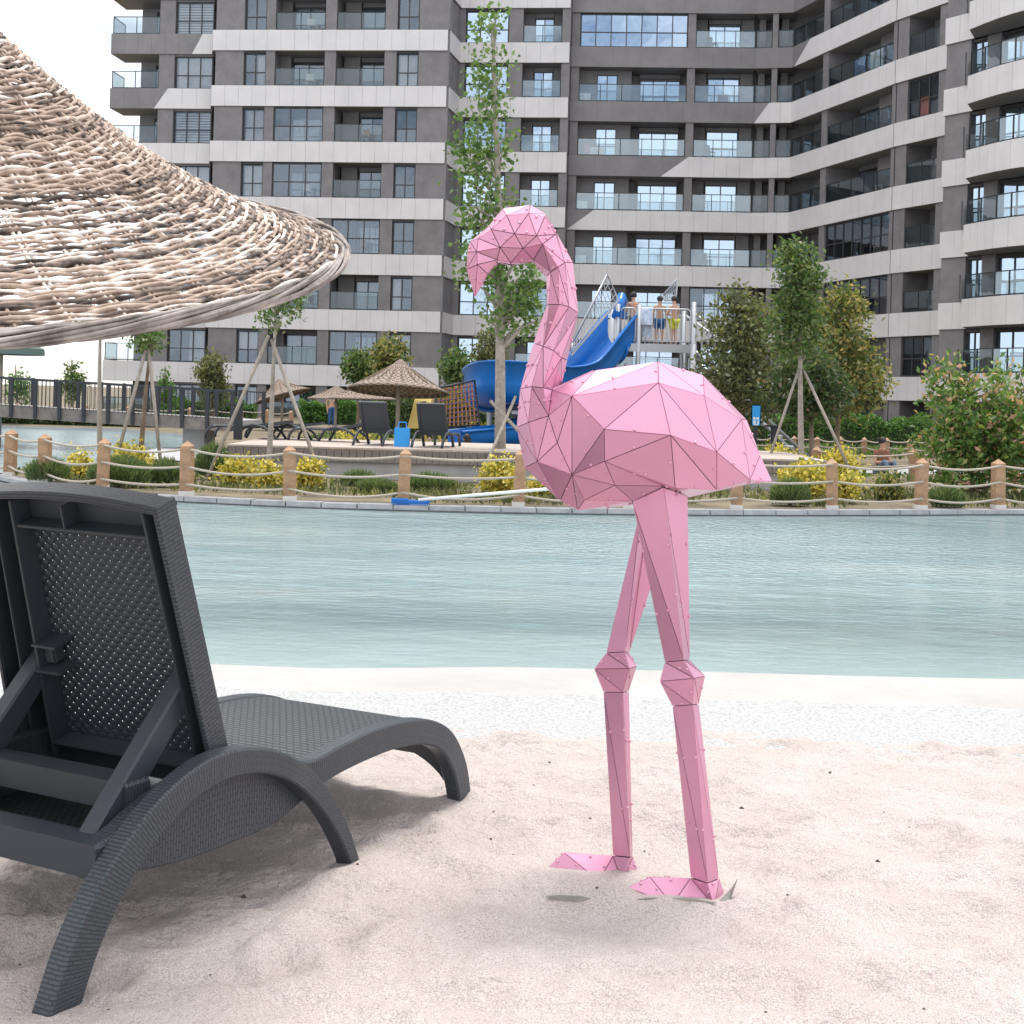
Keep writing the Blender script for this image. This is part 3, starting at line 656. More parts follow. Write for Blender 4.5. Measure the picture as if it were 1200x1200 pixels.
# ------------------------------------------------------------------ flamingo
FY=4.08
flam=thing('flamingo_sculpture','pink faceted sheet metal flamingo standing on the sand','sculpture',(.42,FY,0)); FO=Vector((.42,FY,0))
def V(px,py,w_): return P(px,py,FY-w_)-FO
def mir(v): return Vector((v.x,-v.y,v.z))
bolt_mb=MB(); bolt_mb.lathe([(.0042,-.002),(.0042,.002),(.0032,.0034),(.0001,.004)],8); bolt_me=bolt_mb.mesh('bolt',M['bolt'],True)
fl_r=random.Random(2)
def plate_part(name,verts,tris,closed_axis=None,bolts=True,mirror=False,label=None,skip=()):
    """verts: dict key->Vector (local), tris: list of key triples; facets become single plates over a dark inner hull"""
    T=[]
    for (a,b_,c_) in tris:
        A,B_,C_=verts[a],verts[b_],verts[c_]; n=(B_-A).cross(C_-A)
        if n.length<1e-9: continue
        n.normalize(); cen=(A+B_+C_)/3
        ref=(cen-closed_axis(cen)) if closed_axis else Vector((0,-1,0))
        if n.dot(ref)<0: B_,C_=C_,B_; b_,c_=c_,b_; n=-n
        T.append(((a,b_,c_),(A,B_,C_),n))
    if mirror:
        for k,(A,B_,C_),n in list(T):
            km=tuple(x if abs(verts[x].y)<1e-6 else x+'_far' for x in k)
            T.append(((km[0],km[2],km[1]),(mir(A),mir(C_),mir(B_)),mir(n)))
    # averaged normals for the hull
    vn={}; vp={}
    for k,tr_,n in T:
        for q,p in zip(k,tr_): vn.setdefault(q,Vector()); vn[q]+=n; vp[q]=p
    h=MB(); idx={}
    for q,p in vp.items(): idx[q]=len(h.v); h.v.append(tuple(p-vn[q].normalized()*.006))
    for k,tr_,n in T: h.f.append([idx[q] for q in k]); h.m.append(0); h.uv.append(None)
    po=h.obj(name,M['pink_gap'],flam)
    if label: po['label']=label
    used=set()
    for k,(A,B_,C_),n in T:
        cen=(A+B_+C_)/3; g=.0011; tri=[A,B_,C_]; ins=[]
        for i in range(3):
            p=tri[i]; d1=(tri[(i+1)%3]-p).normalized(); d2=(tri[(i+2)%3]-p).normalized()
            s_=d1.cross(d2).length; q=p+(d1+d2)*(g/max(s_,.15)); ins.append(q)
        mb=MB(); mb.prism([q-n*.003 for q in ins],n*.003); fo=mb.obj('panel',M['pink'],po)
        if not bolts: continue
        for i in range(3):
            a,b_=k[i],k[(i+1)%3]; key=tuple(sorted((a,b_)))
            if key in used: continue
            used.add(key); L=(tri[(i+1)%3]-tri[i]).length
            if L<.03 or fl_r.random()<(.6 if L<.09 else .3): continue
            for fr_ in ((.5,) if L<.34 else (.3,.72)):
                p=tri[i].lerp(tri[(i+1)%3],fr_+fl_r.uniform(-.08,.08)); d=(cen-p).normalized()
                if (cen-p).length<.011: continue
                p=p+d*.0075
                bo=link('bolt',bolt_me,po,p+n*.0005); bo.rotation_mode='QUATERNION'; bo.rotation_quaternion=n.to_track_quat('Z','Y')
    return po
hv={}
def hvset(s_):
    for l in s_.split(';'):
        if l.strip():
            k,x,y,w_=l.split(); hv[k]=V(float(x),float(y),float(w_))
hvset("""T 556.5 349.4 0;M1 546.5 316 0;M2 547.5 295.6 0;M3 550.6 283 0;M5 573 264.5 0;M6 588.8 244.4 0;M7 621.9 240 0;M8 640 251 0;M9 652 272 0;M10 671.5 307.5 0;
N1 571 322.5 0;N2 582.5 308 0;N3 599 309 0;N4 624 306.5 0;N5 640.2 324.5 0;
a 560.6 279.4 .022;b 558.5 295 .034;c 559.4 310 .034;d 575.6 268.8 .034;e 586 290 .056;f 602.9 273.8 .074;g 613 291 .068;h 628.8 276.3 .076;i 636 286 .072;j 593.8 252.5 .04;k 619.4 250 .05;l 638.5 253.8 .034;p 651 274.8 .036;q 582.5 304.6 .034;n0 571 320.5 .024;r 598.7 308 .03;s 625 304.8 .03;
n1 645 319 .047;n2 654 313 .068;n3 662 307.5 .052;
B0 640.4 358 0;B1 643 357 .043;B2 655 356.6 .066;B3 667 359.4 .052;B4 678 367 0;
C0 625 402 0;C1 636.5 405.6 .053;C2 649 411 .068;C3 658 419.4 .045;C4 665 422 0;
D0 609.4 455.6 0;D1 622.8 453 .062;D2 636.5 454.4 .08;D3 647 457 .055;D4 658 452 0;
E0 605.3 501 0;E1 619.3 495 .068;E2 642.7 487.3 .10;
F0 614.7 548 0;F1 629.3 541 .08;Vv 670.3 556.5 .115;mm 653 519 .105;
G0 656 587 0;K0 677 598 0;G2 685 586 .075;
b1 670.3 464 .13;t1 698 433.8 0;t2 771 423.8 0;b6 771.6 448.4 .14;b2 708 503 .205;b3 708.7 540.7 .195;b4 720.7 568.7 .14;b5 741 587 .11;b7 786 510 .245;t3 824 439.7 0;b8 825.5 464 .12;b9 840 529.7 .20;b10 791.3 572 .185;b11 840 574 .14;t4 875 491.7 0;b12 869 491.7 .04;b13 879 562.5 .07;t5 891 533 0;tp 905 564 0;b14 777.5 569.7 .165;K1 741 592 0;K2 807 583 .0;K3 878 567 0""".replace('\n',''))
def tr(s_): return [tuple(x.split(',')) for x in s_.split()]
plate_part('head',hv,tr("T,M1,c T,c,n0 T,n0,N1 M1,M2,b M1,b,c M2,M3,b M3,a,b M3,M5,a M5,d,a a,d,e a,e,b b,e,q b,q,c c,q,n0 n0,q,N2 n0,N2,N1 M5,M6,d M6,j,d d,j,f d,f,e M6,M7,j M7,k,j j,k,f k,h,f k,l,h M7,M8,k M8,l,k l,p,h M8,M9,p M8,p,l f,h,g f,g,e h,i,g e,g,r e,r,q q,r,N3 q,N3,N2 g,s,r r,s,N4 r,N4,N3 g,i,s h,p,i p,n3,i M9,M10,n3 M9,n3,p i,n3,n2 i,n2,n1 i,n1,s s,n1,N5 s,N5,N4"),mirror=True)
plate_part('neck',hv,tr("N5,n1,B1 N5,B1,B0 n1,n2,B2 n1,B2,B1 n2,B3,B2 n2,n3,B3 n3,M10,B4 n3,B4,B3 B0,B1,C1 B0,C1,C0 B1,B2,C1 B2,B3,C1 B3,C2,C1 B3,B4,C2 B4,C3,C2 B4,C4,C3 C0,C1,D0 C1,D1,D0 C1,C2,D2 C1,D2,D1 C2,C3,D2 C3,D3,D2 C3,C4,D4 C3,D4,D3 D0,D1,E1 D0,E1,E0 D1,E2,E1 D1,D2,E2 D2,D3,E2 E0,E1,F1 E0,F1,F0 E1,E2,F1 E2,mm,F1 mm,Vv,F1 F0,F1,G0 F1,Vv,G0"),mirror=True)
plate_part('body',hv,tr("D3,b1,E2 E2,b1,mm mm,b1,Vv Vv,b1,b2 Vv,b2,b3 Vv,b3,b4 Vv,b4,G2 Vv,G2,K0 Vv,K0,G0 G2,b4,b5 G2,b5,K0 K0,b5,K1 D3,t1,b1 D3,D4,t1 t1,t2,b1 t2,b6,b1 b1,b6,b2 b2,b6,b7 b2,b7,b3 b3,b7,b10 b3,b10,b14 b3,b14,b4 b4,b14,b5 b6,b9,b7 b6,b8,b9 t2,b8,b6 t2,t3,b8 t3,b12,b8 t3,t4,b12 b8,b12,b9 b12,b13,b9 t4,t5,b12 b12,t5,b13 t5,tp,b13 b7,b9,b11 b7,b11,b10 b9,b13,b11 b14,b10,K2 b10,b11,K2 b11,K3,K2 b11,b13,K3 b13,tp,K3 b5,b14,K1 b14,K2,K1"),mirror=True)
def leg(name,rings,diags):
    v={}; tris=[]
    for i,rg in enumerate(rings):
        for j,(x,y,w_) in enumerate(rg): v['r%d_%d'%(i,j)]=V(x,y,w_)
    for i in range(len(rings)-1):
        for j in range(4):
            a,b_,c_,d_='r%d_%d'%(i,j),'r%d_%d'%(i,(j+1)%4),'r%d_%d'%(i+1,(j+1)%4),'r%d_%d'%(i+1,j)
            tris += [(a,b_,c_),(a,c_,d_)] if diags[i] else [(a,b_,d_),(b_,c_,d_)]
    cens=[sum((v['r%d_%d'%(i,j)] for j in range(4)),Vector())/4 for i in range(len(rings))]
    def ax(p):
        best=None
        for a,b_ in zip(cens,cens[1:]):
            t_=max(0,min(1,(p-a).dot(b_-a)/(b_-a).length_squared)); q=a.lerp(b_,t_)
            if best is None or (p-q).length<best[0]: best=((p-q).length,q)
        return best[1]
    return plate_part(name,v,tris,closed_axis=ax)
leg('leg',[[(741,588,.105),(777.5,571,.163),(806,582,.09),(775,588,.04)],[(779,776,.105),(801.5,774,.145),(808.5,773.5,.10),(790,775,.065)],
  [(773,798.5,.115),(814,795,.165),(826.5,792,.10),(795,797,.04)],[(788,827.5,.11),(811.5,826,.145),(819,825,.10),(800,827,.065)],[(809.5,1028,.10),(829.2,1035,.145),(842.5,1029.5,.10),(826,1029,.06)]],[1,1,1,1])
leg('leg',[[(752,590,-.105),(762,585,-.06),(798,584,-.10),(775,588,-.16)],[(710.3,765,-.10),(732.5,764,-.06),(737.5,765,-.10),(724,766,-.14)],
  [(696,784,-.095),(737.5,783.5,-.045),(746.5,780.5,-.10),(720,782,-.16)],[(707,811,-.10),(730,811.5,-.06),(737,810,-.10),(722,811,-.14)],[(718.3,1002.5,-.10),(738.5,1004.5,-.06),(741.5,1003,-.10),(732,1003,-.14)]],[1,1,1,1])
def foot(pts,label):
    v={k:V(*p) for k,p in pts.items()}
    cen=sum((v[k] for k in ('tt','aL','aR','bm','fb')),Vector())/5
    def ax(p): return Vector((max(min(p.x,v['aR'].x),v['tt'].x),cen.y,min(v['bm'].z,v['fb'].z)+.01))
    plate_part('foot',v,tr("tip,tt,bm tt,aL,bm tip,bm,tb aL,aM,hb aL,hb,bm aM,aR,hb aR,he,hb tip,ft,tt ft,aL,tt ft,fb,aL fb,aB,aL fb,he,aB aB,he,aR tip,fb,ft"),closed_axis=ax)
foot(dict(tip=(735,1040,.12),tt=(762,1028,.11),aL=(809.5,1029,.10),aM=(829,1035.2,.147),aR=(843,1029.5,.10),bm=(787.7,1060,.165),tb=(738,1058,.15),hb=(837,1062,.16),he=(851,1053,.10),ft=(762,1027,.07),fb=(800,1036,.03),aB=(826,1028,.06)),'')
foot(dict(tip=(640,1018.5,-.085),tt=(661,999,-.09),aL=(718.5,1003,-.10),aM=(738.5,1005,-.058),aR=(742,1003.5,-.10),bm=(702,1032,-.035),tb=(648,1030,-.055),hb=(729,1035,-.04),he=(748.5,1022,-.10),ft=(661,998.5,-.13),fb=(705,1005,-.17),aB=(732,1002.5,-.14)),'')
# steel stake plate, and two added grey lenses shaped as shaded sand undercuts
mb=MB(); mb.prism([V(836,1064,.17),V(849,1075,.17),V(864.5,1030,.13),V(858,1040,.13)],(0,.004,0)); fixn(mb.obj('plate_and_undercut',M['steel_and_undercut'],flam))
mb=MB(); mb.prism([V(733,1056.5,.19),V(748,1061,.19),V(770,1065.5,.19),V(795,1067,.19),V(820,1064.5,.19),V(840,1058,.19),V(800,1052,.19),V(760,1052,.19)],(0,.006,0)); fixn(mb.obj('plate_and_undercut',M['steel_and_undercut'],flam))
mb=MB(); mb.prism([V(640,1050,.17),V(650,1055.5,.17),V(664,1058.5,.17),V(682,1058.5,.17),V(697,1054,.17),V(680,1050,.17),V(655,1049,.17)],(0,.006,0)); fixn(mb.obj('plate_and_undercut',M['steel_and_undercut'],flam))

# ------------------------------------------------------------------ foreground lounger
LO=G(60,1190); ld=Vector((.469,.883,0)).normalized(); ln=Vector((-ld.y,ld.x,0)); LW=.83
lounger=thing('sun_lounger','black woven resin sun lounger with raised backrest in the foreground','sun lounger',LO)
lounger.rotation_euler=(0,0,0)
def LP(s_,o,z): return ld*s_+ln*o+Vector((0,0,z))
def smooth_curve(pts,n):
    "Catmull-Rom through 2d points"
    out=[]; q=[pts[0]]+list(pts)+[pts[-1]]
    for i in range(1,len(q)-2):
        p0,p1,p2,p3=[Vector(x) for x in q[i-1:i+3]]
        for k in range(n):
            t_=k/n; out.append(.5*((2*p1)+(-p0+p2)*t_+(2*p0-5*p1+4*p2-p3)*t_*t_+(-p0+3*p1-3*p2+p3)*t_**3))
    out.append(Vector(pts[-1])); return out
def strip_solid(name,outer,inner,o0,o1,mt,parent,bev=.006,uvs=1.0):
    "solid between two (s,z) curves, across o0..o1, uv = arc length and girth"
    N=len(outer); m_=MB(); L=[0]
    for a,b_ in zip(outer,outer[1:]): L.append(L[-1]+(b_-a).length)
    def loop(i):
        a,b_=outer[i],inner[i]; d=(b_-a); r=min(bev,d.length*.3); dn=d.normalized()
        oa,ob=(o0,o1) if o0<o1 else (o1,o0)
        return [LP(*_(a+dn*r),oa) for _ in ()] or [
            ld*(a+dn*r).x+ln*oa+Vector((0,0,(a+dn*r).y)), ld*(b_-dn*r).x+ln*oa+Vector((0,0,(b_-dn*r).y)),
            ld*b_.x+ln*(oa+r)+Vector((0,0,b_.y)), ld*b_.x+ln*(ob-r)+Vector((0,0,b_.y)),
            ld*(b_-dn*r).x+ln*ob+Vector((0,0,(b_-dn*r).y)), ld*(a+dn*r).x+ln*ob+Vector((0,0,(a+dn*r).y)),
            ld*a.x+ln*(ob-r)+Vector((0,0,a.y)), ld*a.x+ln*(oa+r)+Vector((0,0,a.y))]
    loops=[loop(i) for i in range(N)]
    for l in loops: m_.v += [tuple(p) for p in l]
    for i in range(N-1):
        g=0; l=loops[i]
        for k in range(8):
            k2=(k+1)%8; gl=(l[k2]-l[k]).length
            m_.f.append([i*8+k,i*8+k2,(i+1)*8+k2,(i+1)*8+k]); m_.m.append(0)
            m_.uv.append([(g,L[i]),(g+gl,L[i]),(g+gl,L[i+1]),(g,L[i+1])]); g+=gl
    for i,rv in ((0,0),(N-1,1)):
        f_=[i*8+k for k in range(8)]; m_.f.append(f_ if rv else f_[::-1]); m_.m.append(0); m_.uv.append(None)
    o=m_.obj(name,mt,parent); return fixn(o)
arch_o=smooth_curve([(-.03,-.06),(.0,.0),(.06,.13),(.145,.245),(.26,.345),(.39,.418),(.54,.458),(.69,.45),(.85,.40),(1.0,.305),(1.13,.165),(1.215,.02),(1.235,-.04)],5)
arch_i=smooth_curve([(.085,-.06),(.105,.0),(.155,.10),(.225,.195),(.32,.282),(.425,.345),(.545,.38),(.67,.382),(.80,.352),(.925,.285),(1.055,.17),(1.16,.03),(1.185,-.04)],5)
for nm,o0,o1 in (('leg_arch',.004,.062),('leg_arch',LW-.062,LW-.004)):
    strip_solid(nm,arch_o,arch_i,o0,o1,M['plastic_weave'],lounger)
seat_c=smooth_curve([(.60,.30),(.75,.31),(.95,.315),(1.07,.325),(1.19,.343),(1.37,.355),(1.57,.347),(1.73,.317),(1.865,.25),(1.955,.14),(1.995,.03),(2.01,-.05)],5)
rail_o=smooth_curve([(.19,.315),(.25,.325),(.38,.375),(.52,.405),(.70,.41),(.88,.375),(1.02,.335),(1.10,.332),(1.19,.343),(1.37,.355),(1.57,.347),(1.73,.317),(1.865,.25),(1.955,.14),(1.995,.03),(2.01,-.05)],5)
rail_i=smooth_curve([(.19,.23),(.25,.225),(.38,.205),(.52,.19),(.70,.185),(.88,.19),(1.02,.225),(1.09,.24),(1.17,.257),(1.33,.268),(1.52,.268),(1.69,.243),(1.80,.195),(1.875,.11),(1.915,.02),(1.93,-.05)],5)
for nm,o0,o1 in (('side_rail',.064,.12),('side_rail',LW-.12,LW-.064)):
    strip_solid(nm,rail_o,rail_i,o0,o1,M['plastic_weave'],lounger)
# seat shell between the rails, from the backrest hinge to the waterfall front
seat_o=[p for p in seat_c if p.x>.60 and p.y>.16]; seat_o=[Vector((p.x,p.y-.006)) for p in seat_o]; seat_i=[Vector((p.x-.004,p.y-.02)) for p in seat_o]
strip_solid('seat',seat_o,seat_i,.119,LW-.119,M['plastic_seat'],lounger,.002)
# arched front apron
m_=MB(); na=24; fr_o=[p for p in rail_o if p.x>1.80]
for i in range(na+1):
    q=i/na; o=.119+(LW-.238)*q; ar=max(0,1-(2*q-1)**2)**.5; zl=.235*ar-.05
    col_=[]
    for j in range(9):
        z=.255+(zl-.255)*j/8
        # find s on the front curve at height z
        s_=None
        for a,b_ in zip(fr_o,fr_o[1:]):
            if (a.y-z)*(b_.y-z)<=0 and a.y!=b_.y: s_=a.x+(b_.x-a.x)*(a.y-z)/(a.y-b_.y)
        if s_ is None: s_=fr_o[0].x if z>fr_o[0].y else fr_o[-1].x
        col_.append((s_-.008,z))
    for s_,z in col_: m_.v.append(tuple(LP(s_,o,z)))
    for s_,z in col_: m_.v.append(tuple(LP(s_-.022,o,z-.006)))
for i in range(na):
    for j in range(8):
        a=i*18+j; m_.f.append([a,a+18,a+19,a+1]); m_.m.append(0); m_.uv.append(None); a+=9; m_.f.append([a,a+1,a+19,a+18]); m_.m.append(0); m_.uv.append(None)
    a=i*18+8; m_.f.append([a,a+18,a+27,a+9]); m_.m.append(0); m_.uv.append(None)
fixn(m_.obj('front_apron',M['plastic'],lounger))
# cross bars behind the backrest and the low rear tray
def cbar(name,s0,s1,z0,z1,o0=.12,o1=None,mt='plastic_weave'):
    o1=o1 or LW-.12; a=[Vector((s0,z1)),Vector((s1,z1))]; b_=[Vector((s0,z0)),Vector((s1,z0))]
    return strip_solid(name,a,b_,o0,o1,M[mt],lounger,.008)
cbar('cross_bar',.185,.265,.235,.315,.06,LW-.06,'plastic'); cbar('cross_bar',.345,.43,.345,.415,.119,LW-.119)
cbar('rear_tray',.265,.62,.245,.258,.119,LW-.119,'plastic_seat')
# backrest: frame, ribs, woven panel
hb=Vector((.70,.31)); tb=Vector((.418,1.118)); bd=(tb-hb).normalized(); bl=(tb-hb).length; bn=Vector((-bd.y,bd.x))  # bn points to the rear/down
if bn.x>0: bn=-bn
def BP(h,o,t_): q=hb+bd*h+bn*t_; return LP(q.x,.1+(o-.1)*(1.10-.16*h/bl),q.y)
def bbox(name,h0,h1,o0,o1,t0,t1,mt,parent,bv=.004):
    m_=MB(); ps=[BP(h0,o0,t0),BP(h0,o1,t0),BP(h0,o1,t1),BP(h0,o0,t1)]; m_.prism(ps,BP(h1,o0,t0)-BP(h0,o0,t0)); o=fixn(m_.obj(name,M[mt],parent)); return bevel(o,bv,2) if bv else o
back=thing('tmp','x','x'); bpy.data.objects.remove(back)
def back_frame():
    # outer frame: side members with a weave print and a gently bowed top
    c_o=[hb+bd*(bl*i/14) for i in range(15)]
    for o0,o1 in ((.068,.085),):
        strip_solid('backrest_side',[p-bn*.022 for p in c_o],[p+bn*.055 for p in c_o],o0,o1,M['plastic_weave'],lounger,.004)
    m_=MB(); n_=16; loops=[]
    for i in range(n_+1):
        q=i/n_; o=.068+(LW-.136)*q; bow=.022*(1-(2*q-1)**2)
        loops.append([BP(bl+bow-.012,o,-.024),BP(bl+bow,o,-.012),BP(bl+bow,o,.052),BP(bl+bow-.004,o,.056),BP(bl+bow-.022,o,.052),BP(bl+bow-.022,o,-.024)])
    for l in loops: m_.v += [tuple(p) for p in l]
    for i in range(n_):
        for k in range(6):
            k2=(k+1)%6; m_.f.append([i*6+k,i*6+k2,(i+1)*6+k2,(i+1)*6+k]); m_.m.append(0)
            g=[0,.02,.085,.09,.11,.18,.25]; m_.uv.append([(i*.045,g[k]),(i*.045,g[k+1]),(i*.045+.045,g[k+1]),(i*.045+.045,g[k])])
    m_.f.append([0,1,2,3,4,5]); m_.m.append(0); m_.uv.append(None); m_.f.append([n_*6+k for k in range(6)][::-1]); m_.m.append(0); m_.uv.append(None)
    fixn(m_.obj('backrest_top',M['plastic_weave'],lounger))
back_frame()
bbox('backrest_side',0,bl,LW-.085,LW-.068,-.022,.055,'plastic_weave',lounger,.004)
FRONT=-.020
bbox('backrest_border',.0,bl-.01,.085,.13,FRONT-.004,FRONT+.008,'plastic',lounger,0); bbox('backrest_border',.0,bl-.01,LW-.22,LW-.085,FRONT-.004,FRONT+.008,'plastic',lounger,0)
bbox('backrest_border',bl-.09,bl+.005,.13,LW-.22,FRONT-.004,FRONT+.008,'plastic',lounger,0); bbox('backrest_border',.0,.10,.13,LW-.22,FRONT-.004,FRONT+.008,'plastic',lounger,0)
bbox('rib',.06,bl-.015,.122,.131,FRONT+.008,.048,'plastic',lounger,.002); bbox('rib',.06,bl-.015,LW-.222,LW-.212,FRONT+.008,.05,'plastic',lounger,.002)
bbox('rib',bl-.092,bl-.084,.131,LW-.222,FRONT+.008,.046,'plastic',lounger,.002); bbox('rib',.095,.103,.131,LW-.222,FRONT+.008,.05,'plastic',lounger,.002)
bbox('rib',bl-.084,bl-.022,.42,.427,FRONT+.008,.046,'plastic',lounger,.001); bbox('rib',.06,bl-.015,LW-.14,LW-.132,FRONT+.008,.04,'plastic',lounger,.002)
for hh in (.33,.41): bbox('hinge_lug',hh,hh+.008,LW-.30,LW-.212,FRONT+.008,.06,'plastic',lounger,.001)
bbox('hinge_lug',.345,.405,LW-.262,LW-.222,FRONT+.008,.03,'plastic',lounger,.006)
# woven panel of flat strands
m_=MB(); pit=.0165; ow0,ow1=.128,LW-.218; hw0,hw1=.098,bl-.088
rows=int((hw1-hw0)/pit); cols_=int((ow1-ow0)/pit)
for r in range(rows):
    hc=hw0+pit*(r+.5); N=cols_*4
    for k in range(N+1):
        o=ow0+(ow1-ow0)*k/N; ph=math.pi*(k/4+r)
        tt=FRONT+.004+.0026*math.cos(ph); hwid=pit*(.508-.026*max(0,-math.cos(ph))**4)
        m_.v += [tuple(BP(hc-hwid,o,tt-.0012)),tuple(BP(hc,o,tt+.0022)),tuple(BP(hc+hwid,o,tt-.0012))]
    b0=r*(N+1)*3
    for k in range(N):
        a=b0+k*3
        for j in (0,1): m_.f.append([a+j,a+3+j,a+4+j,a+1+j]); m_.m.append(0); m_.uv.append(None)
wo_=m_.obj('woven_panel',M['plastic'],lounger,smooth=True)
m_=MB()
for c_ in range(cols_):
    o=ow0+(ow1-ow0)*(c_+.5)/cols_; wd=.0070; NN=rows
    ps=[BP(hw0,o-wd,FRONT+.003),BP(hw0,o+wd,FRONT+.003),BP(hw1,o+wd,FRONT+.003),BP(hw1,o-wd,FRONT+.003)]; m_.add(ps,[(0,1,2,3)])
m_.obj('warp_strands',M['plastic'],wo_)
# support struts from the backrest down to the rear cross bars
for oo in (.128,LW-.19):
    a=[Vector((.575,.655)),Vector((.40,.475)),Vector((.235,.30)),Vector((.215,.25))]; b_=[Vector((.61,.60)),Vector((.455,.425)),Vector((.305,.285)),Vector((.285,.235))]
    strip_solid('support_strut',smooth_curve(a,4),smooth_curve(b_,4),oo,oo+.055,M['plastic'],lounger,.006)

# ------------------------------------------------------------------ foreground wicker parasol
UX=dict(c=Vector((-1.556,3.665,1.767)),tx=.024,ty=-.289,R=1.099,h=.764,cv=.662)
ua=Vector((UX['tx'],UX['ty'],1)).normalized(); ue1=Vector((0,1,0)).cross(ua).normalized(); ue2=ua.cross(ue1)
par=thing('wicker_parasol','large tilted wicker parasol of woven willow rods in the foreground','parasol',(UX['c'].x,UX['c'].y,0)); UO=Vector((UX['c'].x,UX['c'].y,0))
def US(q,th,off=0):
    z=UX['h']*((1-q)*(1-UX['cv'])+UX['cv']*(1-q)**2); dz=-UX['h']*((1-UX['cv'])+2*UX['cv']*(1-q))
    er=ue1*math.cos(th)+ue2*math.sin(th)
    n=(er*(-dz)+ua*UX['R']).normalized()
    return UX['c']+er*(UX['R']*q)+ua*z+n*off-UO
M['willow']=mat('willow_rod',(.5,.37,.28),.7,spec=.3,noise_s=9,noise_amt=.3,bump=.3,bump_s=60)
ramp_c=[(.0,(.055,.045,.042)),(.2,(.17,.13,.11)),(.45,(.34,.255,.205)),(.75,(.50,.395,.325)),(1.0,(.78,.73,.69))]
t,b=nodes(M['willow']); oi=t.nodes.new('ShaderNodeObjectInfo'); rpn=t.nodes.new('ShaderNodeValToRGB'); e=rpn.color_ramp.elements
e[0].color=(*ramp_c[0][1],1); e[1].color=(*ramp_c[-1][1],1)
for p_,c_ in ramp_c[1:-1]: q=e.new(p_); q.color=(*c_,1)
g_=t.nodes.new('ShaderNodeNewGeometry'); nzz=t.nodes.new('ShaderNodeTexNoise'); nzz.inputs['Scale'].default_value=34; nzz.inputs['Detail'].default_value=4; tcn=t.nodes.new('ShaderNodeTexCoord'); t.links.new(tcn.outputs['Object'],nzz.inputs['Vector'])
ma=t.nodes.new('ShaderNodeMath'); ma.operation='MULTIPLY_ADD'; ma.inputs[1].default_value=.95; fa=t.nodes.new('ShaderNodeMath'); fa.operation='ADD'; t.links.new(g_.outputs['Random Per Island'],fa.inputs[0]); t.links.new(oi.outputs['Random'],fa.inputs[1]); fb=t.nodes.new('ShaderNodeMath'); fb.operation='FRACT'; t.links.new(fa.outputs[0],fb.inputs[0]); t.links.new(fb.outputs[0],ma.inputs[0])
mb2=t.nodes.new('ShaderNodeMath'); mb2.operation='MULTIPLY_ADD'; mb2.inputs[1].default_value=1.3; mb2.inputs[2].default_value=-.60; t.links.new(nzz.outputs['Fac'],mb2.inputs[0]); t.links.new(mb2.outputs[0],ma.inputs[2])
t.links.new(ma.outputs[0],rpn.inputs[0]); t.links.new(rpn.outputs[0],b.inputs['Base Color'])
M['willow_grey']=mat('grey_willow',(.25,.215,.20),.75,noise_s=10,noise_amt=.55,c2=(.46,.41,.38))
wr=random.Random(9); NS=56
sp=MB()
for k in range(NS):
    th=2*math.pi*k/NS+wr.uniform(-.012,.012)
    for d_ in (-.006,.006):
        q0=.04 if k%4==0 else (.2 if k%2==0 else .42)
        sp.tube([US(q0+(1.0-q0)*i/12,th+d_/max(.2,q0+(1-q0)*i/12),wr.uniform(-.002,.002)) for i in range(13)],.0045,5)
sp.obj('spokes',M['willow'],par,smooth=True)['kind']='stuff'
# rows of weft rods
rows_q=[]; q=.05
slant=0
while q<.985:
    rows_q.append(q); dz=UX['h']*((1-UX['cv'])+2*UX['cv']*(1-q)); q+=.0104/math.sqrt(UX['R']**2+dz**2)
rods=[]
for r,q in enumerate(rows_q):
    ns=NS if q>.42 else (NS//2 if q>.2 else NS//4)
    per=2*math.pi; th=wr.uniform(0,per); end=th+per
    nrod=max(2,int(round(per*q*UX['R']/1.25)))
    for j in range(nrod):
        a0=th+per*j/nrod; a1=th+per*(j+1)/nrod+.05/max(.15,q)
        n_=max(8,int((a1-a0)/per*ns*4)); pts=[]; rad=[]
        ph=wr.uniform(-.25,.25); rb=wr.uniform(.0042,.0062); amp=.0062; dq=wr.uniform(-.0022,.0022); fq=wr.uniform(2,5); fp_=wr.uniform(0,6)
        for i in range(n_+1):
            a=a0+(a1-a0)*i/n_; s_=i/n_
            pts.append(US(min(1.0,q+dq+.0024*math.sin(fq*s_*6+fp_)+.003*(s_-.5)),a,amp*math.cos(a*ns/2+math.pi*r+ph)))
            rad.append(rb*(1.12-.42*s_)*(1 if 0<i<n_ else .75))
        mid=US(q,(a0+a1)/2)+UO
        rods.append((mid,pts,rad))
def visd(mid):
    u=mid.x/mid.y*FPX; v=(EYE-mid.z)/mid.y*FPX
    return (0 if (-640<u<-150 and mid.y<3.9) else 100)+mid.y
rods.sort(key=lambda z:visd(z[0]))
rest=MB()
for i,(mid,pts,rad) in enumerate(rods):
    if i<290:
        m_=MB(); m_.tube(pts,rad,6); m_.obj('willow_rod',M['willow'],par,smooth=True)
    else: rest.tube(pts,rad,6)
rest.obj('willow_rods',M['willow'],par,smooth=True)['kind']='stuff'
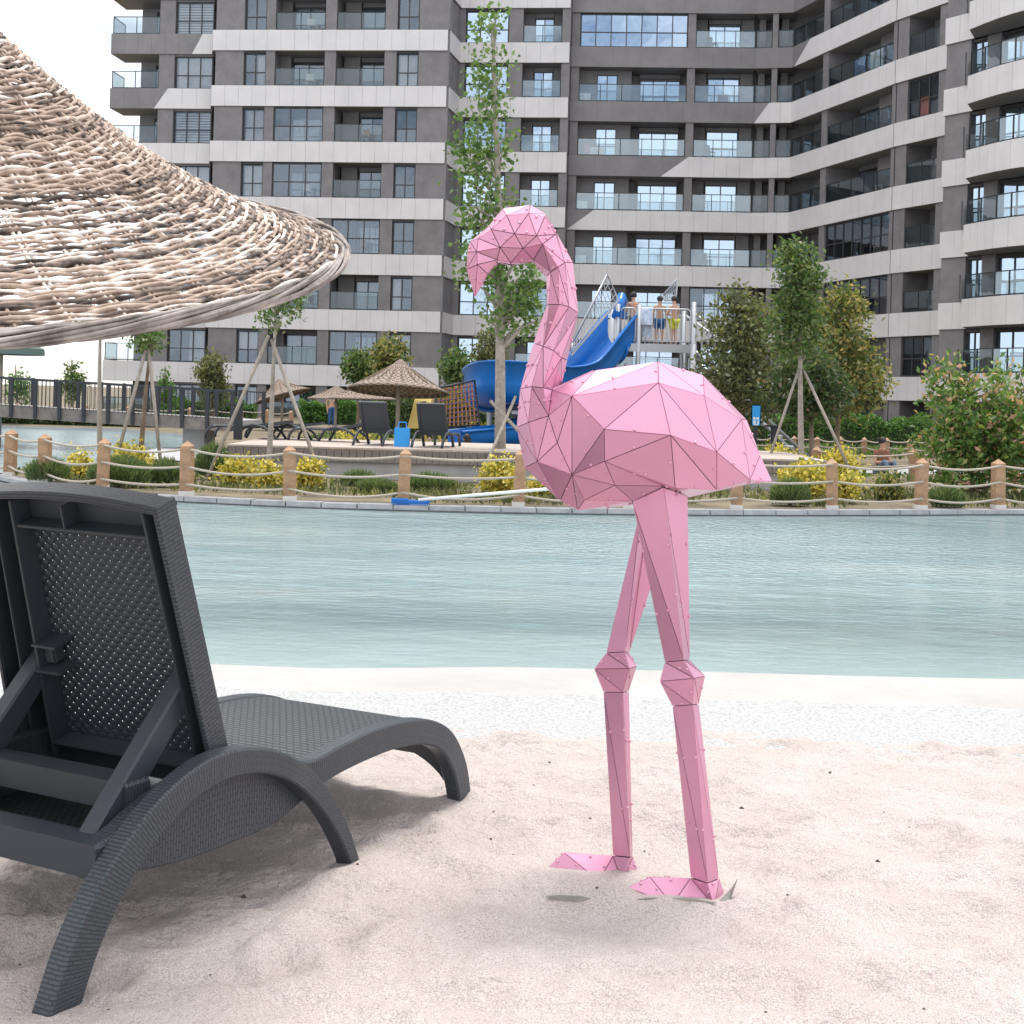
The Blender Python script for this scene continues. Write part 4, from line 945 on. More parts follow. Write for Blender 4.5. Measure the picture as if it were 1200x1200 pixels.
# braided rim
rim=MB()
for s_ in range(15):
    ph=2*math.pi*s_/15; pts=[]
    for i in range(241):
        a=2*math.pi*i/240; tw=a*(6+s_%3)+ph
        z_=US(1.0,a)+ (ue1*math.cos(a)+ue2*math.sin(a))*(.011*math.cos(tw)*(1+.4*math.sin(a*5+s_))+.002)+ua*(.014*math.sin(tw)*(1+.35*math.cos(a*7+s_*2))-.004); pts.append(z_)
    rim.tube(pts,.0046,5,caps=False)
rim.obj('braided_rim',M['willow_grey'],par,smooth=True)
pl=MB(); top=UX['c']+ua*(UX['h']*.97)-UO; base=Vector((UX['c'].x-.1,UX['c'].y+.15,-.05))-UO
pl.tube([base,base.lerp(top,.72),top],.035,10); pl.obj('pole',M['wood_post'],par,smooth=True)
#PART4
# ------------------------------------------------------------------ plants
LEAF={}
LEAF['poplar']=leafmat('poplar_leaf',[(0,(0.058,0.117,0.036)),(.5,(0.114,0.199,0.060)),(1,(0.210,0.296,0.104))])
LEAF['green']=leafmat('green_leaf',[(0,(0.039,0.082,0.028)),(.45,(0.089,0.154,0.051)),(.85,(0.162,0.226,0.086)),(1,(0.267,0.267,0.139))])
LEAF['dark']=leafmat('dark_leaf',[(0,(0.029,0.053,0.024)),(.5,(0.057,0.100,0.041)),(.85,(0.100,0.143,0.068)),(1,(0.239,0.164,0.121))])
LEAF['olive']=leafmat('olive_leaf',[(0,(0.061,0.072,0.034)),(.5,(0.123,0.144,0.069)),(1,(0.243,0.243,0.125))])
LEAF['gold']=leafmat('golden_tip_leaf',[(0,(0.050,0.083,0.029)),(.4,(0.124,0.166,0.059)),(.75,(0.300,0.279,0.107)),(1,(0.429,0.332,0.150))])
LEAF['photinia']=leafmat('photinia_leaf',[(0,(0.043,0.102,0.029)),(.5,(0.116,0.217,0.058)),(.82,(0.261,0.348,0.102)),(.9,(0.493,0.290,0.203)),(1,(0.667,0.392,0.319))])
LEAF['yellow']=leafmat('yellow_leaf',[(0,(0.174,0.203,0.043)),(.4,(0.464,0.406,0.087)),(.8,(0.754,0.609,0.145)),(1,(0.800,0.754,0.319))])
LEAF['lavender']=leafmat('lavender_leaf',[(0,(0.063,0.101,0.048)),(.5,(0.126,0.185,0.083)),(1,(0.210,0.264,0.136))])
LEAF['hedge']=leafmat('hedge_leaf',[(0,(0.040,0.105,0.024)),(.5,(0.091,0.198,0.047)),(1,(0.165,0.293,0.078))])
def leaf_mesh(name,C,l,w_,mt,rng,up=0.0,dirs=None):
    n=len(C); a=rng.normal(size=(n,3)) if dirs is None else dirs+rng.normal(size=(n,3))*.25
    a[:,2]+=up; a/=np.linalg.norm(a,axis=1)[:,None]
    r=rng.normal(size=(n,3)); b_=np.cross(a,r); b_/=np.linalg.norm(b_,axis=1)[:,None]
    s_=rng.uniform(.65,1.25,size=(n,1)); A=a*l*s_/2; B_=b_*w_*s_/2
    nrm=np.cross(a,b_)*(w_*.22)
    V_=np.stack([C-A,C-A*.1+B_+nrm,C+A,C-A*.1-B_+nrm],1).reshape(-1,3)
    me=bpy.data.meshes.new(name); me.vertices.add(4*n); me.vertices.foreach_set('co',V_.ravel().astype(np.float32))
    me.loops.add(4*n); me.loops.foreach_set('vertex_index',np.arange(4*n,dtype=np.int32)); me.polygons.add(n)
    me.polygons.foreach_set('loop_start',np.arange(0,4*n,4,dtype=np.int32)); me.polygons.foreach_set('loop_total',np.full(n,4,dtype=np.int32))
    me.materials.append(mt); me.update(); me.validate(); return me
def clusters(rng,blobs,n):
    "cluster centres in a list of ellipsoids ((centre),(radii))"
    vol=np.array([r[0]*r[1]*r[2] for c_,r in blobs]); vol=vol**.8; pick=rng.choice(len(blobs),size=n,p=vol/vol.sum())
    d=rng.normal(size=(n,3)); d/=np.linalg.norm(d,axis=1)[:,None]; rad=rng.random(n)**(1/2.4)
    return np.array([np.array(blobs[k][0])+np.array(blobs[k][1])*d[i]*rad[i] for i,k in enumerate(pick)])
tree_seed=[100]
def blob(x0,x1,y0,y1,Y,dep=None):
    c_=P((x0+x1)/2,(y0+y1)/2,Y); rx=abs(x1-x0)/2*Y/FPX; rz=abs(y1-y0)/2*Y/FPX
    return (tuple(c_),(rx,dep or rx,rz))
def tree(name,label,base,top,blobs,leaf,ncl,per=13,ls=.10,lw=.055,spread=.13,rt=.06,bark='bark',stakes=(),cat='tree',group=None,limbs=26,bend=0,crown_name='crown'):
    tree_seed[0]+=1; rng=np.random.default_rng(tree_seed[0]); rr_=random.Random(tree_seed[0])
    base=Vector(base); top=Vector(top); root=thing(name,label,cat,base,group=group)
    tk=MB(); L=(top-base).length; pts=[]; rs=[]
    for i in range(9):
        q=i/8; p=(base-base).lerp(top-base,q)+Vector((.03*L*.12*math.sin(q*5+tree_seed[0])+bend*math.sin(q*3.14),.02*L*.1*math.cos(q*4),0)); pts.append(p); rs.append(rt*(1-.78*q)+.006)
    pts[0]=pts[0]+Vector((0,0,-.05)); tk.tube(pts,rs,8)
    C=clusters(rng,blobs,ncl)
    zmin=min(c_[2]-r[2] for c_,r in blobs)-base.z
    for i in range(limbs):
        e=Vector(C[i%len(C)])-base
        # start on the trunk below the limb's end
        zs=max(zmin*.92,min(e.z-.25*L*.3,(top-base).z*.93)); q=max(.08,min(.95,zs/max(.01,(top-base).z)))
        k=q*8; i0=min(7,int(k)); st=pts[i0].lerp(pts[i0+1],k-i0); r0=rs[i0]*.5
        md=st.lerp(e,.5)+Vector((rr_.uniform(-.05,.05),rr_.uniform(-.05,.05),.06*L*.3)); tk.tube([st,md,e],[r0,r0*.6,r0*.22],5,caps=False)
    tk.obj('trunk',M[bark],root,smooth=True)
    n=ncl*per; ctr=np.repeat(C,per,0)+rng.normal(size=(n,3))*spread-np.array(base)
    link(crown_name,leaf_mesh(crown_name,ctr,ls,lw,LEAF[leaf],rng,up=.25),root)
    for (a,b_) in stakes:
        s_=MB(); s_.tube([Vector(a)-base,Vector(b_)-base],.028,6); s_.obj('stake',M['stake'],root,smooth=True)
    return root
def shrub(name,label,x0,x1,y0,y1,Y,leaf,n,ls=.06,lw=.035,upright=False,group=None,cat='shrub'):
    tree_seed[0]+=1; rng=np.random.default_rng(tree_seed[0])
    gz=-.03; c_=P((x0+x1)/2,y1,Y); base=Vector((c_.x,Y,gz)); h=P((x0+x1)/2,y0,Y).z-gz; rx=(x1-x0)/2*Y/FPX
    root=thing(name,label,cat,base,group=group)
    st=MB(); 
    for i in range(9):
        a=rng.uniform(0,6.28); r=rng.uniform(.2,.8)*rx; st.tube([(0,0,-.02),(r*.4*math.cos(a),r*.4*math.sin(a),h*.4),(r*math.cos(a),r*math.sin(a)*.8,h*rng.uniform(.55,.9))],[.012,.009,.004],5,caps=False)
    st.obj('stems',M['bark'],root,smooth=True)
    if upright:
        n=int(n*1.5); a=rng.uniform(0,6.28,n); rd=np.sqrt(rng.random(n))*rx; hh=h*(1-.45*(rd/rx)**2)*rng.uniform(.25,1.0,n)
        C=np.stack([rd*np.cos(a),rd*np.sin(a)*.8,hh*.85],1); D=np.stack([np.cos(a)*rd/rx*.8,np.sin(a)*rd/rx*.8,np.ones(n)],1)
        me=leaf_mesh('foliage',C,ls*2.6,lw*.45,LEAF[leaf],rng,dirs=D)
    else:
        nb=8; bl=[]; n=int(n*1.9); ls*=1.15; lw*=1.2
        for i in range(nb):
            a=rng.uniform(0,6.28); r=rng.uniform(0,.6)*rx; hz=h*rng.uniform(.4,.68); bl.append(((r*math.cos(a),r*math.sin(a)*.8,hz*.85),(rx*.58,rx*.5,h*.42)))
        k=max(10,n//10); Cc=clusters(rng,bl,k); C=np.repeat(Cc,10,0)+rng.normal(size=(k*10,3))*ls*.9; C[:,2]=np.maximum(C[:,2],.03)
        me=leaf_mesh('foliage',C,ls,lw,LEAF[leaf],rng,up=.5)
    link('foliage',me,root); return root
gy,gl_='yellow variegated shrubs in the waterside bed','green lavender clumps in the waterside bed'
Y1='golden yellow shrub '
shrub('yellow_shrub',Y1+'behind the fence post nearest the lounger back',257,302,537,582,20.4,'yellow',900,group=gy)
shrub('yellow_shrub',Y1+'left of the post beside the thin staked tree',300,336,542,582,20.2,'yellow',700,group=gy)
shrub('yellow_shrub',Y1+'right of the post beside the thin staked tree',345,378,533,580,20.3,'yellow',700,group=gy)
shrub('yellow_shrub',Y1+'at the left end beside the lavender',80,112,530,562,21.6,'yellow',500,group=gy)
shrub('yellow_shrub',Y1+'low and wide behind the large lavender clump',125,198,516,548,22.0,'yellow',900,group=gy)
shrub('yellow_shrub',Y1+'below the birch-pale trunk of the tall tree',563,608,536,588,20.3,'yellow',1100,group=gy)
shrub('yellow_shrub',Y1+'right behind the flamingo chest',612,658,554,594,19.8,'yellow',900,group=gy)
shrub('yellow_shrub',Y1+'behind the flamingo tail, widest of the bed',898,975,536,584,21.0,'yellow',1500,group=gy)
shrub('yellow_shrub',Y1+'narrow, just right of the second post past the tail',980,1004,546,582,20.6,'yellow',500,group=gy)
shrub('yellow_shrub',Y1+'farther back beside the dark post in the right bed',960,1015,521,552,27.0,'yellow',900,group=gy)
shrub('yellow_shrub',Y1+'farther back below the blue sign',886,936,518,552,27.0,'yellow',900,group=gy)
shrub('yellow_shrub',Y1+'on the deck edge left of the two dark loungers',385,440,498,524,27.5,'yellow',900,group=gy)
shrub('yellow_shrub',Y1+'on the lawn behind the right-hand dark lounger',540,590,494,518,36.0,'yellow',700,group=gy)
L1='green lavender clump '
shrub('lavender_bush',L1+'at the far left behind the leaning posts',30,80,531,567,20.6,'lavender',1500,upright=True,group=gl_)
shrub('lavender_bush',L1+'largest, above the lounger backrest',103,178,528,577,20.0,'lavender',2600,upright=True,group=gl_)
shrub('lavender_bush',L1+'between the largest clump and the next post',176,214,531,568,20.2,'lavender',1200,upright=True,group=gl_)
shrub('lavender_bush',L1+'grassy, by the left corner of the deck',228,270,512,546,22.2,'lavender',1400,upright=True,group=gl_)
shrub('lavender_bush',L1+'in front of the deck wall, small and grey',400,442,549,574,21.6,'lavender',900,upright=True,group=gl_)
shrub('lavender_bush',L1+'left of the post above the brush head',418,464,560,590,20.2,'lavender',1300,upright=True,group=gl_)
shrub('lavender_bush',L1+'right of the post above the brush head',477,531,551,584,20.6,'lavender',1700,upright=True,group=gl_)
shrub('lavender_bush',L1+'spiky, in front of the yellow shrub by the tail',903,948,556,592,19.8,'lavender',1300,upright=True,group=gl_)
shrub('lavender_bush',L1+'low, right of the third post past the tail',1090,1130,566,594,20.4,'lavender',900,upright=True,group=gl_)
shrub('reddish_shrub','low reddish brown ground shrub in the right bed',1015,1060,556,584,21.5,'gold',500,group=None)
# the photinia's full crown
tree('photinia_bush','tall bushy photinia with pink tipped leaves at the right edge',(P(1140,560,23).x,23,-.03),P(1140,440,23),[blob(1072,1150,445,560,23,.7),blob(1080,1180,490,592,23,.7),blob(1110,1205,425,560,23,.8),blob(1160,1250,430,590,23,.8),blob(1085,1130,412,470,23,.4)],'photinia',560,13,.125,.06,.10,.05,'bark',limbs=70,cat='bush')
# tall slender tree behind the flamingo
b0=Vector((P(587,540,24.6).x,24.6,.45))
tree('slender_tree','tall slender pale-trunked tree rising behind the flamingo head',b0,P(579,25,24.6),[blob(556,592,12,70,24.6,.4),blob(545,600,50,140,24.6,.5),blob(530,605,120,220,24.6,.6),blob(528,612,190,290,24.6,.65),blob(535,600,270,350,24.6,.6),blob(560,640,310,400,24.6,.6),blob(600,650,270,360,24.6,.4)],'poplar',250,12,.11,.08,.12,.095,'trunk',stakes=[(P(604,465,24.4),P(562,562,22.6)),(P(575,470,24.4),P(640,540,23.4))],limbs=70)
tree('staked_tree','thin staked young tree with small crown right of the wicker parasol',(P(313,560,21.2).x,21.2,-.03),P(325,352,21.2),[blob(300,335,345,385,21.2,.25),blob(320,358,333,372,21.2,.3)],'green',52,12,.085,.045,.08,.045,'trunk',stakes=[(P(315,393,21.2),P(243,560,20.6)),(P(318,398,21.2),P(381,572,20.4))],limbs=16)
tree('staked_tree','leaning staked young tree below the parasol rim',(P(162,545,22.3).x,22.3,-.03),P(178,392,22.3),[blob(150,196,380,412,22.3,.3)],'green',40,12,.085,.045,.08,.045,'bark',stakes=[(P(172,405,22.3),P(136,540,21.8)),(P(174,408,22.3),P(188,540,22.0))],limbs=14)
tree('bare_trunk_tree','straight brown trunk with its crown behind the parasol',(P(117,548,22.4).x,22.4,-.03),P(118,340,22.4),[blob(95,145,320,372,22.4,.35)],'green',40,12,.085,.045,.08,.045,'stake',limbs=14)
tree('garden_tree','dense olive green tree right of the climbing tower',(P(868,530,33).x,33,-.03),P(866,350,33),[blob(808,920,395,505,33,1.1),blob(824,912,345,430,33,.9),blob(845,880,335,380,33,.4),blob(815,850,440,520,33,.5)],'olive',420,14,.15,.075,.15,.08,'bark',limbs=50)
tree('garden_tree','bright green upright staked tree right of the flamingo',(P(941,548,26.5).x,26.5,-.03),P(934,300,26.5),[blob(912,962,292,360,26.5,.45),blob(902,962,340,420,26.5,.5),blob(915,945,285,320,26.5,.25)],'green',290,13,.115,.06,.13,.06,'trunk',stakes=[(P(937,430,26.5),P(898,548,25.8)),(P(941,432,26.5),P(1003,566,25.2))],limbs=50)
tree('garden_tree','golden tipped round tree beside the bright green one',(P(981,525,35).x,35,-.03),P(985,350,35),[blob(938,1042,395,488,35,1.1),blob(948,1022,342,430,35,.9),blob(968,1002,332,370,35,.4),blob(998,1036,420,472,35,.4),blob(935,975,430,484,35,.5)],'gold',420,14,.15,.08,.15,.07,'bark',limbs=50)
tree('garden_tree','dark leafy tree low between the two staked trees',(P(951,545,31).x,31,-.03),P(950,430,31),[blob(902,992,415,490,31,1.0)],'dark',300,14,.14,.075,.14,.06,'bark',limbs=30)
# small trees far behind
tree('small_conifer','small pointed tree on the far left skyline',(P(84,480,60).x,60,-.03),P(84,422,60),[blob(74,96,428,470,60,.5)],'green',70,12,.18,.1,.13,.06,limbs=10)
tree('small_conifer','feathery conifer at the left frame edge',(P(22,482,58).x,58,-.03),P(18,428,58),[blob(8,36,436,476,58,.5)],'hedge',60,12,.18,.07,.13,.06,limbs=10)
tree('small_conifer','bright pointed conifer before the ground floor windows',(P(195,492,58).x,58,-.03),P(193,432,58),[blob(183,208,448,490,58,.5),blob(189,198,430,455,58,.2)],'hedge',70,12,.18,.08,.12,.06,limbs=10)
tree('round_tree','round pale flowering evergreen against the lowest white band',(P(248,492,57).x,57,-.03),P(248,425,57),[blob(231,264,415,455,57,.7),blob(234,266,440,478,57,.7)],'olive',150,13,.2,.1,.16,.06,limbs=14)
tree('round_tree','rounded evergreen shrub tree above the big background parasol',(P(455,470,50).x,50,-.03),P(455,405,50),[blob(438,474,396,440,50,.7)],'gold',130,13,.2,.1,.15,.06,limbs=14)
tree('round_tree','light green bushy tree left of the big background parasol',(P(420,480,52).x,52,-.03),P(420,415,52),[blob(404,438,410,452,52,.7)],'green',110,13,.2,.1,.15,.06,limbs=14)
tree('round_tree','loose green shrub tree left of the blue slide bowl',(P(532,480,48).x,48,-.03),P(532,420,48),[blob(518,552,410,455,48,.7)],'green',110,13,.18,.09,.15,.06,limbs=14)
tree('round_tree','brownish shrub tree right above the slide bowl',(P(568,470,50).x,50,-.03),P(568,400,50),[blob(555,592,390,445,50,.8)],'olive',130,13,.18,.09,.15,.06,limbs=14)
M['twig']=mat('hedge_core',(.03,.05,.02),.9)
def hedge(label,x0,x1,ytop,Y,dep=.7,leaf='hedge',n=3200,ls=.13):
    n=int(n*1.7)
    tree_seed[0]+=1; rng=np.random.default_rng(tree_seed[0]); a=P(x0,ytop,Y); b_=P(x1,ytop,Y); h=(a.z+b_.z)/2+.03
    root=thing('hedge',label,'hedge',((a.x+b_.x)/2,Y,-.03)); W=(b_.x-a.x)/2
    C=np.stack([rng.uniform(-W,W,n),rng.uniform(-dep/2,dep/2,n),h*rng.random(n)**.6],1); C[:,2]*=1+.10*np.sin(C[:,0]*3.1)+.08*np.sin(C[:,0]*7.7)
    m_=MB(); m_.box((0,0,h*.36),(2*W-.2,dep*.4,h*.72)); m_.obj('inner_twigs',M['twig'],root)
    link('foliage',leaf_mesh('foliage',C,ls,ls*.55,LEAF[leaf],rng,up=.4),root)
hedge('clipped green hedge before the right wing ground floor',888,1092,487,48)
hedge('green hedge before the left block beyond the bridge',205,300,470,60,.8,'hedge',2200,.17)
hedge('green hedge behind the small background parasols',352,420,470,62,.8,'hedge',1600,.17)
hedge('low dark planting along the canal bank under the bridge',-40,190,488,50,.8,'dark',2200,.15)
hedge('mixed green planting behind the climbing net',440,610,462,46,1.0,'green',2600,.16)
hedge('green planting under the climbing tower',690,900,470,45,1.0,'dark',2600,.16)

# ------------------------------------------------------------------ deck, bridge, far fences
dk=thing('wooden_deck','raised timber deck with grey plank face behind the waterside bed','deck',(0,23.3,0))
dx0,dx1=P(268,520,23.3).x,5.2; DT=.49
m_=MB(); m_.box(((dx0+dx1)/2,1.9,.12),(dx1-dx0,3.7,.36)); m_.obj('plinth',M['concrete'],dk)
nb=int((3.9)/.14); 
for i in range(26):
    m_=MB(); m_.box(((dx0+dx1)/2,-.03+.15*i+.0725,DT-.015),(dx1-dx0+.06,.143,.03)); m_.obj('deck_board',M['deckfloor'],dk)
npl=int((dx1-dx0)/.125); plm=MB(); plm.box((0,0,0),(.117,.025,.20)); plm=plm.mesh('face_plank',M['deckwood']); dr=random.Random(4)
for i in range(npl):
    o=link('face_plank',plm,dk,(dx0+.0625+.125*i,-.014+dr.uniform(-.003,.003),DT-.035-.10)); o.rotation_euler=(0,dr.uniform(-.01,.01),0)
for i in range(24):
    o=link('face_plank',plm,dk,(dx0-.014,.1+.15*i,DT-.135)); o.rotation_euler=(0,0,R_(90)); o.scale=(1.2,1,1)
m_=MB(); m_.add([(-8.0,28.2,.0),(-5.3,26.3,.0),(-5.2,31,.0),(-8.1,33,.0)],[(0,1,2,3)]); tag(m_.obj('white_sand',M['pebble']),'white sand patch beside the deck','sand',kind='structure')
m_=MB(); m_.add([(5.0,29.5,-.02),(16,31.5,-.02),(18,34.5,-.02),(5.0,33,-.02)],[(0,1,2,3)]); tag(m_.obj('garden_path',M['concrete']),'pale paved path through the right garden','path',kind='structure')
# bridge
bA,bB=Vector((-30,37,1.42)),Vector((-6.2,33.2,.70)); br=thing('footbridge','low footbridge with dark posts and slim balusters crossing the canal','bridge',(-20,35.4,0)); BRO=Vector((-20,35.4,0))
bdv=(bB-bA); bL=bdv.length; bn_=bdv.normalized(); bs=Vector((bn_.y,-bn_.x,0)).normalized()
m_=MB(); m_.bar(bA-BRO-Vector((0,0,.12)),bB-BRO-Vector((0,0,.12)),2.0,.2); m_.obj('bridge_slab',M['concrete'],br)
nseg=40
for i in range(nseg):
    a=bA.lerp(bB,i/nseg); b_=bA.lerp(bB,(i+1)/nseg); off=bs*1.03
    m_=MB(); m_.bar(a+off-BRO-Vector((0,0,.12)),b_+off-BRO-bn_*.02-Vector((0,0,.12)),.03,.30); m_.obj('fascia_board',M['deckwood'],br)
pm_=MB(); pm_.box((0,0,.21),(.07,.07,.92)); pm_=pm_.mesh('railing_post',M['bollard'])
for side in (1,-1):
    for i in range(nseg+1):
        a=bA.lerp(bB,i/nseg)+bs*(1.08*side); link('railing_post',pm_,br,a-BRO)
    m_=MB(); off=bs*1.08*side; m_.bar(bA+off-BRO+Vector((0,0,.64)),bB+off-BRO+Vector((0,0,.64)),.04,.03); m_.obj('top_rail',M['bollard'],br)
    m_=MB(); N=nseg*6
    for i in range(N):
        a=bA.lerp(bB,(i+.5)/N)+off-BRO; m_.box(a+Vector((0,0,.31)),(.012,.012,.64))
    o=m_.obj('balusters',M['bollard'],br); o['kind']='stuff'
for q in (.45,.72,.95):
    a=bA.lerp(bB,q)-BRO; m_=MB(); m_.box((a.x,a.y,.0),(.5,1.2,1.2)); m_.obj('pier',M['concrete'],br)
def px_fence(lst,Y,label,h,**k):
    rope_fence([Vector((P(x,500,Y).x,Y,-.03)) for x in lst],label,h,(.86,.5),.06,.02,shoe=False,**k)
px_fence([880,906,931,958,986,1013,1040,1067,1094],40,'far rope fence in front of the clipped hedge',.55,w_=.13)
px_fence([958,1072,1190],27.5,'rope fence with reddish posts inside the right garden',.62,w_=.17)
px_fence([-60,-20,20,60,100,150,222,252,282,312,341],54,'rope fence on the far canal bank beyond the bridge',.7,w_=.15)

# ------------------------------------------------------------------ background parasols and loungers
M['thatch_w']=brick_bump(mat('wicker_canopy',(.33,.26,.215),.9),1,.028,.055,.5,.03,1,.006,.45)
def bg_parasol(label,px,py,Y,R,H,tilt=(0,0),gz=-.03):
    c_=P(px,py,Y); root=thing('small_wicker_parasol',label,'parasol',(c_.x,Y,gz),group='wicker parasols on the far side')
    Mt=Matrix.Rotation(tilt[0],3,'X')@Matrix.Rotation(tilt[1],3,'Y'); z=c_.z-gz
    m_=MB(); prof=[]
    for i in range(15):
        q=i/14; prof.append((.02+R*q,H*((1-q)*.62+.38*(1-q)**2)+(.012 if i%2 else 0)))
    prof += [(R*1.0,-.03),(R*.96,-.01)]
    m_.lathe(prof,36,(0,0,z),0,Mt); m_.obj('canopy',M['thatch_w'],root,smooth=True)
    m_=MB()
    for k in range(18):
        a=2*math.pi*k/18; m_.tube([Mt@Vector((.05*math.cos(a),.05*math.sin(a),H*.9))+Vector((0,0,z)),Mt@Vector((R*math.cos(a),R*math.sin(a),-.015))+Vector((0,0,z))],.012,4)
    m_.obj('spokes',M['bark'],root)
    m_=MB(); m_.tube([(0,0,0),(0,0,z+H*.8)],.045,8); m_.obj('pole',M['stake'],root,smooth=True); return root
bg_parasol('steeply tilted small wicker parasol beside the thin staked tree',331,464,50,1.0,.62,(-.05,-.30))
bg_parasol('flat small wicker parasol right of the tilted one',394,467,46,.92,.42,(0,0))
bg_parasol('largest background wicker parasol above the two dark loungers',467,458,30,1.08,.68,(-.12,.03),gz=-.03)
bg_parasol('small wicker parasol half hidden by the largest one',425,467,36,.85,.40,(0,.0))
# grey green fabric parasol at the left frame edge
c_=P(2,408,49); gp=thing('fabric_parasol','grey green fabric parasol at the left edge','parasol',(c_.x,49,-.03))
m_=MB(); m_.lathe([(.02,.55),(.7,.38),(1.42,.0),(1.44,-.22),(1.40,-.22),(1.38,-.02),(.05,.3)],24,(0,0,c_.z+.03)); m_.obj('canopy',M['fabric_gg'],gp)
m_=MB(); m_.tube([(0,0,0),(0,0,c_.z+.5)],.06,8); m_.obj('pole',M['stake'],gp,smooth=True)
def deck_lounger(label,loc,rz,ang=1.0,sc=.74):
    root=thing('deck_lounger',label,'sun lounger',loc,rz,group='dark loungers on the deck'); root.scale=(sc,sc,sc)
    m_=MB(); m_.box((0,.55,.30),(.66,1.2,.05)); bevel(m_.obj('seat',M['plastic'],root),.012,1)
    M2=Matrix.Rotation(ang,3,'X'); m_=MB(); 
    def bx(o,d): m_.box(Vector((0,-.05,.33))+M2@Vector(o),d,M2)
    bx((0,-.38,0),(.56,.68,.02)); bx((-.31,-.38,.0),(.06,.76,.07)); bx((.31,-.38,.0),(.06,.76,.07)); bx((0,-.74,.0),(.56,.05,.07)); bx((0,-.03,.0),(.56,.05,.07))
    m_.obj('backrest',M['plastic'],root)
    for sx in (-1,1):
        m_=MB(); pts=[(sx*.36,-.62+.06*0,0),(sx*.36,-.5,.17),(sx*.36,-.28,.31),(sx*.36,0,.36),(sx*.36,.28,.30),(sx*.36,.45,.0)]; m_.tube(pts,.035,6); m_.obj('leg_arch',M['plastic'],root,smooth=True)
        m_=MB(); m_.tube([(sx*.31,.95,.3),(sx*.31,1.14,.27),(sx*.31,1.24,.15),(sx*.31,1.27,0)],.035,6); m_.obj('leg',M['plastic'],root,smooth=True)
    return root
l1=P(441,526,24.6); l2=P(508,528,24.4)
deck_lounger('dark lounger with raised back, left of the pair facing away',(l1.x,24.6,DT),R_(-14),-1.15)
deck_lounger('dark lounger with raised back, right of the pair facing away',(l2.x,24.4,DT),R_(-12),-1.15)
deck_lounger('dark lounger lying flat at the left end of the deck',(P(300,512,26).x,26.2,DT),R_(80),-.15)
deck_lounger('dark lounger lying flat behind the thin staked tree trunk',(P(335,512,26).x,26.6,DT),R_(86),-.12)
deck_lounger('dark lounger lying low beside the yellow deck shrub',(P(400,516,26).x,25.9,DT),R_(75),-.2)
m_=MB(); m_.box((0,0,.16),(.26,.2,.32)); m_.tube([(-.08,0,.3),(-.06,0,.42),(.06,0,.42),(.08,0,.3)],.012,6); o=m_.obj('beach_bag',M['signblue'],loc=(P(472,526,24.5).x,24.3,DT)); tag(o,'bright blue beach bag between the two dark loungers','bag')
# lamps, sign, pool brush
def bollard(label,px,Y,z,h,w_):
    root=thing('bollard_lamp',label,'bollard',(P(px,500,Y).x,Y,z)); m_=MB(); m_.box((0,0,h/2),(w_,w_,h)); bevel(m_.obj('post',M['bollard'],root),.008,1)
    m_=MB(); m_.box((-.05,-.02,h+.02),(w_*1.9,w_*1.5,.04)); m_.obj('lamp_head',M['bollard'],root)
bollard('dark square bollard lamp at the left corner of the deck',279,25.5,DT,.62,.14)
bollard('dark square bollard lamp behind the flamingo tail',908,31,-.03,.92,.15)
sg_=thing('information_sign','small blue and white sign on a dark pole behind the flamingo tail','sign',(P(886,487,30).x,30,-.03)); c_=P(886,487,30)
m_=MB(); m_.box((0,0,c_.z+.03),(.21,.04,.46)); bevel(m_.obj('board',M['signblue'],sg_),.03,2)
m_=MB()
for (x,z,w2,h2) in ((-.04,-.06,.045,.05),(.03,-.06,.05,.05),(-.035,-.14,.05,.07),(.04,-.14,.035,.07),(0,-.195,.1,.02)): m_.box((x,-.024,c_.z+.03+z),(w2,.006,h2))
m_.obj('lettering',M['white'],sg_)
m_=MB(); m_.box((0,.02,(c_.z-.2)/2+.02),(.07,.05,c_.z-.2)); m_.obj('pole',M['bollard'],sg_)
bA_=P(508,598,18.5); bh=thing('pool_brush','blue pool brush with a long white pole resting on the kerb','pool brush',(P(481,598,18.3).x,18.3,-.03)); BHO=Vector(bh.location)
m_=MB(); m_.box((0,0,.035),(.5,.07,.045)); m_.box((-.14,0,.055),(.22,.09,.04)); bevel(m_.obj('brush_head',M['blue'],bh),.01,1)
m_=MB(); 
for i in range(24): m_.box((-.24+.02*i,-.02,.005),(.012,.04,.03))
m_.obj('bristles',M['blue'],bh)
m_=MB(); m_.tube([(.1,-.02,.06),P(715,567,18.05)-BHO],.021,8); m_.obj('pole',M['white'],bh,smooth=True)

# ------------------------------------------------------------------ slide tower
TY=35.0
tw=thing('climbing_tower','galvanised play tower platform with railings above the flamingo back','play tower',(P(768,405,TY).x,TY,-.03)); TO=Vector(tw.location)
def TP(px,py,Y=TY): return P(px,py,Y)-TO
x0,x1=TP(723,405).x,TP(812,408).x; fz=TP(768,407).z
m_=MB(); m_.box(((x0+x1)/2,1.0,fz),(x1-x0,2.0,.10)); m_.box(((x0+x1)/2,-.02,fz-.02),(x1-x0,.06,.2)); m_.obj('platform',M['galv'],tw)
xm=TP(748,405).x
for (x,y,top) in ((x0,0,1.05),(xm,0,1.05),(x1,0,1.15),(x0,2,1.05),(x1,2,1.05)):
    m_=MB(); m_.tube([(x,y,0),(x,y,fz+top)],.06,10); m_.obj('post',M['galv'],tw,smooth=True)
m_=MB(); m_.tube([(x1,-.0,0),(x1,0,fz+.1)],.09,10); m_.obj('post_sleeve',M['galv'],tw,smooth=True)
